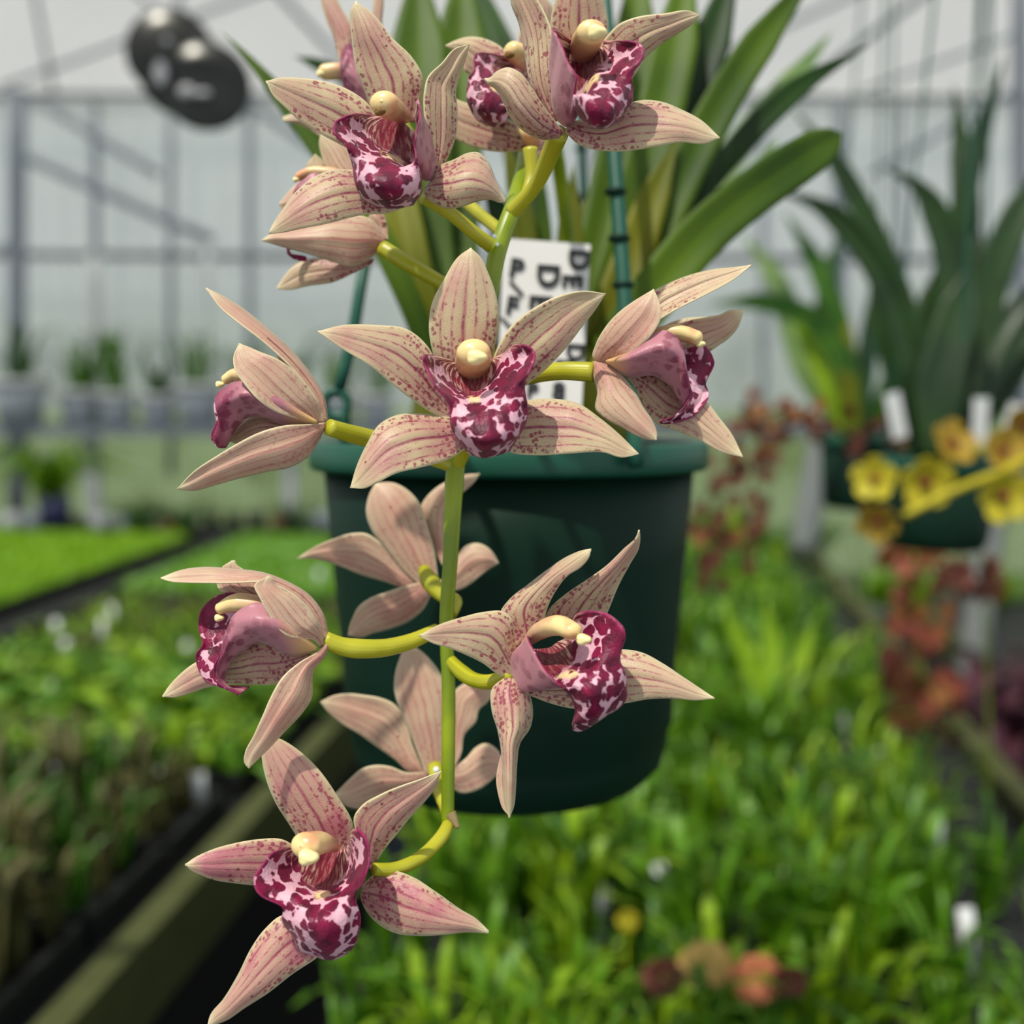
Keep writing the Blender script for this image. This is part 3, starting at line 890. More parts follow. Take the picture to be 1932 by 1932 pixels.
# ---- two flowers seen from behind
f = FL(K6, .345, (1200, 1100), 'upper of the two flowers seen from behind against the dark pot')
f.petal([(1360, 960), (1280, 800), (1200, 600), (1170, 440), (1210, 370), (1300, 280), (1400, 220), (1520, 170), (1680, 155)], [(1390, 960), (1420, 700), (1470, 480), (1510, 340), (1560, 295), (1620, 240), (1680, 158)], [2, 5, 6, 6, 8], (2, 1), side='b')
f.petal([(1130, 1100), (950, 890), (800, 740), (690, 675), (560, 675), (430, 715), (250, 790), (98, 888)], [(1150, 1150), (1000, 1140), (850, 1090), (650, 1030), (450, 950), (250, 895), (98, 892)], [2, 4, 5, 6, 8], (-1, 2), side='b')
f.petal([(1180, 1140), (1000, 980), (860, 800), (740, 640), (695, 480), (720, 340), (775, 238)], [(1320, 1080), (1290, 850), (1220, 600), (1170, 440), (1080, 320), (930, 235), (775, 236)], [0, 0, 0, 1, 4], (3, 2), name='sepal', side='b', mid=-1)
f.petal([(1150, 1100), (1000, 1140), (850, 1190), (720, 1240), (620, 1320), (580, 1400), (545, 1490), (537, 1553)], [(1260, 1200), (1180, 1340), (1050, 1440), (900, 1500), (750, 1540), (640, 1575), (537, 1558)], [0, 1, 2, 2, 3], (-2, 3), name='sepal', side='b', mid=-1)
f.petal([(1330, 1100), (1480, 880), (1560, 780), (1650, 757), (1740, 790), (1800, 850), (1842, 925)], [(1320, 1160), (1500, 1162), (1600, 1110), (1700, 1030), (1770, 975), (1842, 932)], [1, 3, 4, 4, 6], (2, 1), name='sepal', side='b')
f = FL(K9, .345, (1180, 1240), 'lower of the two flowers seen from behind against the dark pot')
f.petal([(1280, 1230), (1310, 900), (1340, 500), (1420, 440), (1550, 400), (1720, 380)], [(1340, 1200), (1400, 1080), (1430, 900), (1540, 770), (1560, 680), (1650, 590), (1720, 390)], [2, 5, 6, 7], (2, 1), side='b')
f.petal([(1060, 1235), (960, 1000), (860, 700), (790, 620), (650, 560), (520, 540), (370, 525), (230, 545), (120, 598)], [(1080, 1260), (930, 1240), (800, 1130), (650, 1020), (480, 900), (300, 790), (170, 670), (120, 602)], [2, 4, 5, 6, 7], (-1, 2), side='b')
f.petal([(1080, 1260), (960, 950), (850, 680), (795, 500), (800, 350), (840, 210), (880, 120), (950, 80)], [(1260, 1240), (1290, 900), (1270, 500), (1225, 370), (1130, 230), (1050, 150), (950, 80)], [0, 0, 0, 1, 4], (3, 2), name='sepal', side='b', mid=-1)
f.petal([(1060, 1240), (900, 1245), (750, 1190), (600, 1180), (480, 1220), (400, 1290), (300, 1390), (250, 1440)], [(1120, 1300), (900, 1420), (700, 1500), (560, 1560), (450, 1575), (340, 1540), (250, 1450)], [0, 1, 2, 2, 3], (-2, 3), name='sepal', side='b', mid=-1)
f.petal([(1260, 1240), (1450, 1110), (1530, 1020), (1620, 978), (1700, 1010), (1760, 1090), (1762, 1170)], [(1260, 1330), (1400, 1430), (1550, 1400), (1680, 1310), (1740, 1240), (1762, 1178)], [1, 3, 4, 4, 6], (2, 1), name='sepal', side='b')

# ---- partly hidden flowers
f = FL(K1, .328, (840, 1560), 'flower half hidden under the top left bloom, its outer sepal towards the camera')
f.petal([(820, 1500), (600, 1200), (480, 1110), (440, 1020), (425, 900), (435, 872)], [(860, 1450), (750, 1200), (650, 1050), (590, 940), (500, 890), (435, 868)], [2, 2, 3, 4], (2, 2), name='petal')
f.petal([(600, 1350), (450, 1150), (340, 1080), (395, 1005)], [(640, 1250), (470, 1090), (440, 1040), (395, 1003)], [8, 9, 10], (1, 1))
f.petal([(520, 1420), (300, 1420), (170, 1350), (160, 1330)], [(520, 1250), (350, 1150), (250, 1220), (160, 1326)], [10, 10, 11], (1, 1), name='petal', side='b')
f.petal([(855, 1550), (760, 1430), (600, 1395), (400, 1440), (250, 1485), (110, 1520), (48, 1563)], [(835, 1600), (760, 1680), (640, 1733), (500, 1700), (350, 1650), (200, 1610), (48, 1568)], [0, -5, -7, -7, -5], (3, 2), name='sepal', side='b', mid=-1)
f.petal([(780, 1690), (600, 1700), (400, 1680), (270, 1720), (200, 1790), (148, 1868)], [(760, 1720), (640, 1780), (500, 1840), (350, 1862), (220, 1888), (148, 1882)], [2, 4, 5, 5], (1, 1), name='sepal')
f.petal([(870, 1560), (860, 1450), (830, 1390), (780, 1380)], [(840, 1560), (760, 1480), (740, 1430), (760, 1385)], [1, 2, 2], (1, 1), side='b')
f.lip([
    [(600, 1300, 0), (600, 1400, -3), (600, 1460, 3)],
    [(420, 1130, -3), (420, 1300, -5), (430, 1480, 2)],
    [(320, 1170, -3), (340, 1320, -4), (340, 1540, 2)],
    [(262, 1240, -2), (270, 1420, -2), (280, 1600, 2)],
    [(240, 1450, -1), (220, 1560, -1), (215, 1640, 0)],
    [(215, 1630, -1), (240, 1660, -1), (270, 1690, 0)],
    [(330, 1670, -1), (340, 1685, 0), (345, 1698, 0)]], (450, 1100, 0), 0.2)
f.column([(640, 1180, 3), (480, 1130, 2), (350, 1125, 2), (290, 1150, 2)], [50, 52, 44, 34], (270, 1170, 1), 22)

f = FL(K1, .350, (760, 620), 'shaded flower behind the top left bloom', 1.0)
f.petal([(745, 700), (640, 560), (560, 420), (520, 260), (450, 80), (430, -20), (440, -120)], [(800, 700), (720, 500), (650, 300), (640, 180), (570, 60), (520, -40), (440, -120)], [3, 5, 5, 6], (2, 2), name='sepal')
f.petal([(820, 500), (785, 250), (770, 120), (780, 0), (835, -100)], [(870, 480), (835, 250), (832, 140), (842, 20), (835, -100)], [6, 6, 6], (1, 1))
f.petal([(700, 760), (450, 720), (280, 730), (185, 762)], [(700, 940), (450, 900), (300, 812), (185, 790)], [4, 4, 4], (1, 1))
f.lip([
    [(760, 660, 0), (760, 680, -3), (740, 740, 0)],
    [(690, 440, -4), (680, 540, -6), (660, 680, 0)],
    [(622, 285, -4), (600, 430, -6), (600, 620, 0)],
    [(568, 350, -3), (562, 450, -4), (575, 560, 0)]], (560, 400, 5), 0.2)
f.column([(620, 480, 3), (540, 465, 2), (460, 470, 2)], [50, 60, 56], (430, 480, 0), 30, 'anther')

f = FL(K2, .325, (600, 860), 'flower behind and left of the top right bloom')
f.petal([(520, 470), (420, 300), (330, 250), (230, 232), (130, 255), (68, 286)], [(420, 520), (250, 480), (190, 450), (170, 390), (130, 330), (68, 290)], [8, 6, 5, 4], (2, 1))
f.petal([(620, 850), (480, 760), (300, 680), (130, 620), (40, 560), (0, 620)], [(630, 930), (500, 955), (350, 950), (200, 910), (100, 850), (0, 700)], [5, 3, 2, 2], (2, 1), name='sepal')
f.petal([(560, 400), (530, 200), (600, 50), (640, -60)], [(720, 400), (745, 150), (740, 40), (640, -60)], [9, 8, 7], (2, 2), name='sepal')
f.petal([(620, 860), (580, 940), (600, 990), (625, 1012)], [(700, 860), (680, 950), (650, 1000), (625, 1014)], [2, 0, 0], (1, 1), side='b')
f.lip([
    [(470, 360, 5), (530, 430, 9), (620, 430, 9)],
    [(330, 332, -2), (450, 450, 5), (620, 530, 5)],
    [(250, 345, -6), (410, 490, 0), (610, 620, 2)],
    [(243, 440, -8), (390, 540, -6), (590, 680, -1)],
    [(212, 500, -8), (345, 590, -10), (500, 720, -4)],
    [(203, 620, -7), (315, 680, -11), (450, 760, -4)],
    [(258, 740, -4), (330, 745, -8), (440, 790, -2)],
    [(320, 786, -1), (370, 790, -3), (430, 800, 0)]], (560, 330, -15))
f.column([(600, 420, 4), (540, 350, 2), (490, 320, 0)], [60, 74, 66], (470, 345, -5), 30, 'anther_dark')
f.column([(640, 900, 2), (590, 850, 0), (540, 810, 0)], [60, 58, 30], name='ovary')

# ---- stalks
def stalk(name, pts, mat='stem', parent=plant, m=14, **kw):
    p, r = pxt(pts)
    v, fc, u = tube(p, r, m)
    return link(name, v, fc, [M[mat]], parent, PLOC if parent is plant else None, u, **kw)

stalk('flower_stem', [(1080, 800, .46, 14), (1075, 500, .44, 14), (1040, 250, .40, 15), (1000, 230, .36, 16), (985, 330, .33, 17), (965, 400, .318, 18), (940, 470, .315, 17), (925, 545, .315, 15), (905, 650, .315, 16), (868, 800, .315, 17), (858, 900, .315, 17), (850, 1050, .315, 17), (842, 1190, .315, 18), (846, 1280, .315, 14), (846, 1400, .315, 13), (845, 1500, .315, 13), (845, 1562, .315, 12)], m=18, label='long green stem arching over the rim and hanging down')
for pts in (
    [(620, 806, .298, 16), (660, 818, .303, 18), (700, 828, .308, 18), (780, 850, .313, 17), (860, 880, .315, 14)],
    [(1120, 702, .300, 19), (1060, 700, .303, 17), (1000, 708, .308, 17), (930, 730, .313, 15), (885, 760, .315, 13)],
    [(612, 1206, .296, 16), (640, 1218, .297, 19), (700, 1224, .300, 17), (770, 1212, .308, 15), (825, 1188, .314, 12)],
    [(965, 1270, .292, 15), (935, 1285, .298, 15), (895, 1283, .305, 14), (862, 1260, .312, 15), (848, 1245, .315, 12)],
    [(800, 1075, .342, 12), (812, 1098, .335, 18), (838, 1125, .328, 15), (860, 1135, .322, 13), (850, 1160, .317, 12)],
    [(820, 1445, .342, 14), (828, 1480, .336, 16), (840, 1520, .328, 12), (848, 1550, .318, 10)],
    [(705, 1640, .290, 12), (740, 1640, .293, 13), (790, 1620, .300, 13), (832, 1580, .308, 13), (848, 1552, .315, 12)],
    [(800, 370, .300, 15), (850, 402, .306, 13), (895, 440, .311, 13), (935, 470, .316, 14)],
    [(722, 468, .325, 15), (760, 492, .322, 15), (805, 518, .320, 14), (860, 548, .318, 12), (915, 570, .316, 11)],
    [(1055, 250, .292, 19), (1038, 290, .300, 17), (1010, 350, .310, 14), (965, 402, .317, 15)],
    [(1000, 280, .322, 14), (1003, 330, .322, 12), (990, 380, .32, 12)],
    [(890, 800, .300, 14), (880, 840, .308, 14), (862, 880, .315, 13)],
    [(730, 190, .345, 14), (800, 300, .345, 13), (900, 400, .33, 12), (950, 440, .32, 12)],
):
    stalk('flower_stalk', pts, 'stalk', label='short yellow green flower stalk')
stalk('bract', [(850, 1535, .314, 11), (858, 1550, .313, 8), (864, 1562, .312, 4)], 'stemdry', label='dry brown scale at the stem tip')
for x, y, d, r in ((933, 446, .309, 4.5), (803, 1083, .338, 4.5), (823, 1452, .337, 5.5), (938, 461, .309, 4)):
    c = P(x, y, d)
    v, fc = ball(c, (r * d / FPX,) * 3, 12, 8)
    link('nectar_drop', v, fc, [M['dew']], plant, PLOC)

# ---- strap leaves of the plant
M['leaf_d'] = leaf_mat('strap_leaf_dark', (22, 48, 8), (46, 82, 14), 0.15, 14, .25, .5)
M['leaf_m'] = leaf_mat('strap_leaf_green', (50, 78, 4), (90, 118, 8), 0.24, 14, .25, .5)
M['leaf_y'] = leaf_mat('strap_leaf_olive', (92, 100, 6), (128, 128, 12), 0.28, 14, .25, .5)
M['leaf_p'] = leaf_mat('strap_leaf_pale', (110, 140, 80), (150, 176, 110), 0.3)


def leaf(pts, mat='leaf_m', blunt=False, fold=0.25, twist=0.0, parent=plant, ploc=PLOC, name='leaf', **kw):
    p, r = pxt(pts)
    v, fc, u = blade(p, r, fold, 30, 0.0009, blunt, twist)
    return link(name, v, fc, [M[mat]], parent, ploc, u, **kw)


for a in (
    ([(860, 780, .47, 16), (815, 640, .46, 30), (778, 500, .46, 38), (740, 330, .47, 36), (690, 120, .48, 28)], 'leaf_y'),
    ([(880, 790, .48, 16), (850, 640, .48, 32), (815, 450, .49, 46), (795, 200, .50, 54), (788, -60, .52, 50)], 'leaf_m'),
    ([(900, 790, .49, 16), (880, 640, .49, 30), (868, 450, .50, 40), (868, 200, .51, 50), (872, -60, .53, 48)], 'leaf_m'),
    ([(1010, 770, .52, 16), (1010, 560, .53, 26), (990, 350, .54, 30), (950, 130, .55, 34), (890, -60, .56, 30)], 'leaf_d'),
    ([(840, 760, .46, 14), (770, 560, .45, 22), (690, 400, .45, 24), (600, 270, .45, 24), (520, 170, .45, 24), (460, 100, .45, 15), (418, 60, .45, 6)], 'leaf_m'),
    ([(700, 200, .55, 10), (640, 140, .55, 14), (590, 118, .55, 12), (556, 106, .55, 5)], 'leaf_d'),
    ([(1040, 780, .48, 16), (1100, 560, .48, 36), (1160, 330, .49, 44), (1195, 100, .50, 42), (1205, -80, .51, 40)], 'leaf_m'),
    ([(1060, 780, .47, 18), (1150, 560, .47, 42), (1215, 330, .48, 46), (1270, 100, .49, 44), (1300, -80, .50, 40)], 'leaf_m'),
    ([(1070, 780, .49, 16), (1180, 520, .49, 34), (1270, 280, .50, 38), (1340, 80, .51, 38), (1390, -80, .52, 34)], 'leaf_d'),
    ([(1080, 780, .47, 16), (1200, 530, .47, 36), (1300, 310, .48, 38), (1400, 130, .49, 34), (1540, -60, .50, 28)], 'leaf_m'),
    ([(1060, 760, .53, 14), (1230, 480, .54, 24), (1380, 290, .55, 24), (1500, 170, .56, 24), (1640, 84, .57, 14)], 'leaf_d'),
    ([(1180, 640, .62, 14), (1290, 430, .62, 26), (1390, 280, .64, 28), (1480, 170, .66, 24), (1570, 60, .68, 14)], 'leaf_p'),
    ([(1150, 700, .56, 14), (1260, 540, .56, 24), (1340, 420, .57, 26), (1420, 330, .58, 22), (1470, 260, .59, 12)], 'leaf_p'),
    ([(1090, 800, .45, 18), (1140, 690, .45, 40), (1230, 560, .45, 46), (1340, 430, .455, 46), (1440, 350, .46, 44), (1530, 290, .465, 42), (1590, 252, .47, 34)], 'leaf_m', True),
    ([(1080, 790, .46, 20), (1130, 660, .46, 44), (1190, 500, .465, 40), (1230, 380, .47, 30), (1280, 260, .475, 16)], 'leaf_y'),
    ([(1060, 790, .50, 20), (1080, 600, .50, 44), (1130, 420, .50, 46), (1150, 300, .50, 30)], 'leaf_y'),
    ([(1080, 790, .44, 16), (1078, 600, .44, 26), (1076, 430, .44, 27), (1082, 310, .44, 10)], 'leaf_y'),
    ([(1020, 780, .45, 14), (1000, 560, .45, 20), (985, 400, .45, 24), (962, 300, .45, 20), (950, 240, .45, 10)], 'leaf_y'),
    ([(1040, 780, .46, 10), (1030, 500, .46, 14), (1022, 380, .46, 14), (1010, 260, .46, 6)], 'leaf_m'),
    ([(940, 790, .50, 14), (900, 600, .50, 22), (860, 470, .50, 22), (800, 380, .50, 12)], 'leaf_m'),
    ([(920, 780, .52, 14), (960, 560, .52, 22), (940, 400, .53, 24), (900, 300, .53, 16)], 'leaf_d'),
    ([(1110, 790, .47, 18), (1160, 660, .48, 38), (1230, 500, .50, 38), (1300, 380, .52, 34), (1330, 200, .54, 24)], 'leaf_d'),
):
    leaf(*a)
v, fc = join(*[ball(P(x, 800, d), (.022, .022, .035), 16, 10) for x, d in ((860, .49), (950, .47), (1040, .50), (1100, .46))])
link('bulb', v, fc, [M['leaf_y']], plant, PLOC, [(0.5, 0.5)] * len(v), label='cluster of swollen green bulbs')

# ================================================================ materials of the place
M['pot'] = flat('pot_green_plastic', (4, 34, 22), 0.55, 0.15, 0, 0.2, 30)
M['rimg'] = flat('lit_green_plastic', (16, 74, 56), 0.42, 0.35, 0, 0.15, 30)  # pot green painted lighter for light caught on the rim; rods share it
M['bark'] = flat('bark_mix', (74, 54, 38), 0.9, 0.2, 0, 0.5, 120, bstr=0.8)
M['tag'] = flat('white_tag_plastic', (214, 212, 206), 0.45, 0.4, 0.1, 0.04, 30)
M['ink'] = flat('marker_ink', (22, 26, 28), 0.5, 0.3, 0, 0.3, 300)
M['grey'] = flat('grey_pot_plastic', (150, 156, 162), 0.5, 0.4, 0, 0.08, 6)
M['white'] = flat('white_plastic', (206, 208, 206), 0.5, 0.4, 0.1, 0.05, 10)
M['steel'] = flat('galvanised_steel', (128, 134, 142), 0.5, 0.5, 0, 0.12, 12, metal=0.3)
M['darksteel'] = flat('dark_painted_steel', (74, 80, 88), 0.5, 0.4, 0, 0.15, 12, metal=0.2)
M['mat'] = flat('shade_dark_floor', (34, 34, 32), 0.9, 0.2, 0, 0.4, 20)  # floor colour darkened to stand in for shade between the benches
M['black'] = flat('black_tray_plastic', (22, 24, 22), 0.6, 0.3, 0, 0.3, 20)
M['wood'] = flat('weathered_green_timber', (66, 70, 38), 0.8, 0.2, 0, 0.35, 25, bstr=0.5)
M['moss2'] = flat('moss_base', (64, 92, 16), 0.9, 0.2, 0, 0.4, 30, bstr=0.6)
M['turf'] = leaf_mat('turf_seedling', (98, 142, 6), (132, 172, 22), 0.38, 20, 0.3, 0.5)
M['seed_a'] = leaf_mat('seedling_green', (78, 128, 14), (116, 164, 34), 0.4, 30, 0.5, 0.35)
M['seed_b'] = leaf_mat('seedling_lime', (122, 162, 16), (168, 200, 44), 0.45, 30, 0.5, 0.35)
M['seed_c'] = leaf_mat('seedling_brown', (80, 84, 44), (116, 112, 70), 0.3, 30, 0.3, 0.5)
M['seed_d'] = leaf_mat('seedling_deep', (46, 90, 20), (80, 128, 32), 0.35, 30, 0.5, 0.35)
M['rust'] = flat('rust_blossom', (104, 58, 44), 0.6, 0.3, 0.15, 0.4, 60)
M['orange'] = flat('orange_blossom', (142, 94, 50), 0.6, 0.3, 0.2, 0.3, 60)
M['salmon'] = flat('salmon_blossom', (150, 80, 62), 0.6, 0.3, 0.2, 0.3, 60)
M['yellow'] = flat('yellow_petal', (190, 178, 44), 0.5, 0.3, 0.3, 0.2, 60)
M['amber'] = flat('amber_petal', (168, 138, 44), 0.5, 0.3, 0.3, 0.25, 60)
M['redlip'] = flat('dark_red_lip', (112, 30, 34), 0.5, 0.3, 0.1, 0.3, 100)
M['plum'] = leaf_mat('plum_foliage', (52, 22, 34), (84, 40, 52), 0.15, 20, 0.3, 0.5)
M['disc'] = flat('dark_disc_metal', (44, 44, 40), 0.28, 0.5, 0, 0.3, 20, metal=0.6)
M['discb'] = flat('disc_painted_glint', (150, 150, 150), 0.4, 0.5, 0, 0.1, 20)  # pale colour painted as reflections on the spinner discs
M['cream'] = flat('cream_blossom', (226, 190, 112), 0.6, 0.3, 0.2, 0.2, 60)
M['peach'] = flat('peach_blossom', (220, 136, 96), 0.6, 0.3, 0.2, 0.2, 60)
M['pole'] = flat('weathered_grey_pole', (112, 116, 114), 0.6, 0.3, 0, 0.12, 6)
M['blue'] = flat('navy_pot_plastic', (24, 34, 70), 0.5, 0.4, 0, 0.1, 20)
M['clay'] = flat('clay_pot', (150, 96, 66), 0.8, 0.2, 0, 0.2, 20)


def film_mat(name, top, low, algae=True, clear=0.56):
    s = N(name)
    g = s.n('ShaderNodeNewGeometry').outputs['Position']
    sp = s.n('ShaderNodeSeparateXYZ', {0: g})
    z, x = sp.outputs[2], sp.outputs[0]
    nz = s.noise(g, 1.3, 3.0)
    col = s.mix(s.mr(nz, 0.3, 0.7), lin(top), tuple(c * .90 for c in lin(top)[:3]) + (1,))
    if algae:
        h = s.math('ADD', z, s.math('MULTIPLY', s.math('SUBTRACT', nz, 0.5), 0.7))
        col = s.mix(s.mr(h, 2.15, 1.35), col, lin(low))
        col = s.mix(s.math('MULTIPLY', s.mr(s.noise(g, 2.6, 3.0), 0.46, 0.66), s.mr(z, 1.95, 1.5, 0.0, 0.8)), col, lin((92, 112, 60)))
        ln = s.math('ABSOLUTE', s.math('SINE', s.math('MULTIPLY', z, 34.0)))
        col = s.mix(s.mr(ln, 0.25, 0.0, 0.0, 0.22), col, lin((110, 116, 112)))
    p = s.n('ShaderNodeBsdfDiffuse', {'Color': col}).outputs[0]
    t = s.n('ShaderNodeBsdfTranslucent', {'Color': col}).outputs[0]
    o = s.n('ShaderNodeMixShader', {0: 0.5, 1: p, 2: t}).outputs[0]
    tr_ = s.n('ShaderNodeBsdfTransparent', {'Color': (0.97, 0.965, 0.95, 1)}).outputs[0]
    o = s.n('ShaderNodeMixShader', {0: clear, 1: o, 2: tr_}).outputs[0]
    s.t.links.new(o, s.out.inputs[0])
    return s.m


M['wall'] = film_mat('greenhouse_wall_film', (226, 228, 226), (176, 190, 160))
M['roof'] = film_mat('greenhouse_roof_film', (226, 222, 216), (0, 0, 0), False, 0.6)

# ================================================================ room shell
bx = .1424
B_ = Vector((bx, 1, 0)).normalized()
L_ = Vector((1, -bx, 0)).normalized()


def ST(p):
    return (p - Vector((0, 0, p.z))).dot(L_), (p - Vector((0, 0, p.z))).dot(B_)


def W(s, t, z):
    return L_ * s + B_ * t + Vector((0, 0, z))


def setting(name, v, f, m, smooth=False, **kw):
    return link(name, v, f, [m], None, None, None, None, smooth, kind='structure', **kw)


YW = 6.2
ztop = GY(966, 185, YW).z
v, fc = box(Vector((0, 3.0, -0.05)), (14, 9, 0.1))
setting('floor', v, fc, M['mat'])
# back wall of ribbed film
vs, fs = [], []
v, fc = box(Vector((0, 26, -0.15)), (60, 39, 0.1))
setting('ground', v, fc, flat('grass_outside', (120, 140, 88), 0.9, 0.2, 0, 0.3, 1.0))
n = 300
for i in range(n + 1):
    x = -7 + 14 * i / n
    y = YW + 0.012 * math.sin(x * 40)
    vs += [Vector((x, y, 0)), Vector((x, y, ztop + .02)), Vector((x, y + .01, ztop + .02)), Vector((x, y + .01, 0))]
for i in range(n):
    a = 4 * i
    for k in range(4):
        fs.append((a + k, a + 4 + k, a + 4 + (k + 1) % 4, a + (k + 1) % 4))
setting('wall_back', vs, fs, M['wall'])
# pitched roof, low at the back wall and rising towards the camera
zr = ztop + (YW - 2.2) * 0.42
vs = [Vector((-7, YW + .1, ztop)), Vector((7, YW + .1, ztop)), Vector((7, 2.2, zr)), Vector((-7, 2.2, zr))]
vs += [q + Vector((0, 0, .01)) for q in vs]
fs = [(0, 1, 2, 3), (7, 6, 5, 4), (0, 4, 5, 1), (1, 5, 6, 2), (2, 6, 7, 3), (3, 7, 4, 0)]
setting('ceiling', vs, fs, M['roof'])


def bar(name, a, b, r, m, parent=None, **kw):
    v, f, u = tube([a, (a + b) / 2, b], [r, r], 12, 6)
    return link(name, v, f, [m], parent, None if parent is None else parent.location, u, **kw)


def sbar(a, b, r, m, name='trim_1'):
    return bar(name, a, b, r, m, kind='structure')


D5 = YW - .12
k = 0
for (x0, y0, x1, y1, dep, wpx, mt) in (
    (-200, 178, 2200, 188, D5, 10, 'darksteel'), (-200, 480, 2200, 492, D5, 13, 'darksteel'),
    (32, 170, 32, 1000, 5.0, 32, 'steel'), (1585, 185, 1585, 900, 5.0, 24, 'steel'), (1925, -120, 1925, 900, 4.6, 28, 'steel'),
    (180, 190, 182, 900, D5, 15, 'steel'), (322, 190, 322, 900, D5, 13, 'steel'), (470, 190, 472, 900, D5, 15, 'steel'), (392, 470, 392, 800, 5.2, 12, 'white'), (178, 480, 178, 800, 5.2, 20, 'white'), (1120, 190, 1120, 900, D5, 12, 'steel'), (1440, 190, 1440, 900, D5, 12, 'steel'), (1700, 190, 1700, 900, D5, 10, 'steel'),
    (55, 300, 400, 452, 5.6, 18, 'steel'), (60, 185, 300, 330, 5.6, 14, 'steel'), (400, 150, 640, 310, 5.6, 14, 'steel'), (0, 470, 40, 450, 5.4, 12, 'steel'),
    (1930, 160, 1640, 330, 5.6, 12, 'steel'),
):
    k += 1
    o = sbar(GY(x0, y0, dep), GY(x1, y1, dep), wpx * dep / FPX / 2, M[mt], 'trim_%d' % k)
# roof purlins and wires lie on the film


def onroof(px, py):
    v_ = FW + RT * ((px - 966.0) / FPX) - UP * ((py - 966.0) / FPX)
    # plane z = ztop + (YW-y)*.42 - .05
    t = (ztop + YW * .42 - .05 - CAM.z) / (v_.z + .42 * v_.y)
    return CAM + v_ * t


for (x0, y0, x1, y1, wpx) in ((500, -40, 700, 176, 12), (1500, 176, 1780, -40, 12), (1200, 176, 1720, -60, 9), (0, 165, 560, -40, 8), (330, 176, 336, -40, 6), (100, 176, 60, -40, 8), (1840, 176, 1860, -40, 8), (1630, 170, 1932, 60, 8), (250, -20, 470, 176, 8)):
    k += 1
    a, b = onroof(x0, y0), onroof(x1, y1)
    sbar(a, b, wpx * a.y / FPX / 2, M['steel'], 'trim_%d' % k)
# white plastic strip under the eave, its colour standing in for daylight
v, fc = box(GY(966, 197, D5), (14, .02, .05))
setting('trim_50', v, fc, M['white'])

# ================================================================ main pot
PC = P(960, 835, .48)
rim_z = PC.z
tilt = Matrix.Rotation(math.radians(-2.5), 3, 'X')
pc = Vector((PC.x, PC.y, rim_z))
pot = empty('hanging_pot', pc, label='dark green plastic hanging pot with thick rim behind the orchid sprays', category='pot')


def sub(name, vf, m, parent, uv=None, **kw):
    return link(name, vf[0], vf[1], [m], parent, parent.location, uv, **kw)


prof = [(.0, -.158), (.062, -.1585), (.069, -.156), (.0745, -.150), (.0768, -.141), (.0772, -.134), (.0790, -.131), (.0800, -.100), (.0840, -.050), (.0872, -.010), (.0852, -.010), (.082, -.05), (.078, -.100), (.074, -.135), (.0, -.148)]
sub('body', lathe(pc, prof, 96, tilt), M['pot'], pot)
prof = [(.0850, -.004), (.0870, .0008), (.0920, .0008), (.0935, -.001), (.0938, -.0100), (.0925, -.0118), (.0880, -.0118), (.0868, -.009), (.0850, -.004)]
sub('rim', lathe(pc, prof, 96, tilt), M['rimg'], pot, label='green rolled rim, coloured lighter for the light it catches')
# hanger rods with ridges, meeting at a hook above the picture
hook = P(975, -900, .50)


def rod(pts, rings=()):
    p, r = pxt(pts)
    v_, f_, u_ = tube(p, r, 10)
    ob = link('hanger_rod', v_, f_, [M['rimg']], pot, pot.location, u_)
    for (x, y, d, rr) in rings:
        c = P(x, y, d)
        pr = [(rr * .6, -.0015), (rr, -.0010), (rr, .0010), (rr * .6, .0015)]
        link('ridge', *lathe(c, pr, 16), [M['pot']], ob, pot.location).location = (0, 0, 0)
    return ob


rod([(975, -900, .50, 16), (1120, -200, .455, 16), (1148, 100, .432, 15), (1160, 300, .42, 15), (1170, 440, .413, 15), (1182, 620, .405, 15), (1196, 800, .398, 15), (1200, 880, .395, 15)],
    [(1161, 362, .416, .0045), (1168, 450, .412, .0045), (1176, 538, .409, .0045), (1153, 262, .42, .0045), (1188, 700, .402, .0045)])
rod([(975, -900, .50, 8), (1060, -200, .55, 8), (1092, 100, .56, 8), (1098, 300, .565, 8), (1104, 500, .57, 8), (1112, 835, .575, 8)], [(1098, 372, .565, .0035), (1096, 280, .565, .0035)])
rod([(975, -900, .50, 8), (825, -100, .58, 9), (745, 220, .56, 9), (706, 420, .48, 10), (686, 510, .455, 10), (655, 680, .45, 11), (640, 735, .45, 12)])
c = P(634, 755, .45)
vs, fs = [], []
for i in range(25):
    pass
pts = [P(634 + 22 * math.cos(a), 762 + 24 * math.sin(a), .45) for a in [2 * math.pi * i / 16 for i in range(17)]]
v, fc, u = tube(pts, [.0022, .0022], 8, 40)
sub('hanger_loop', (v, fc), M['rimg'], pot)
v, fc, u = tube([P(648, 780, .45), P(652, 820, .452), P(655, 850, .455)], [.003, .003], 8)
sub('hanger_loop', (v, fc), M['rimg'], pot)
v, fc = lathe(pc + Vector((0, 0, -.018)), [(0.0, .004), (.03, .006), (.06, .004), (.083, 0.0), (.083, -.01), (0, -.01)], 48, tilt)
link('potting_bark', v, fc, [M['bark']], None, pc.copy(), None, kind='stuff', label='dark bark potting mix filling the green pot', category='bark')
# overhead pipe the pots hang from
v, fc, u = tube([Vector((-3, hook.y, hook.z + .01)), Vector((0, hook.y, hook.z + .01)), Vector((3, hook.y + .3, hook.z + .01))], [.012, .012], 10)
link('trim_60', v, fc, [M['steel']], None, None, u, kind='structure')

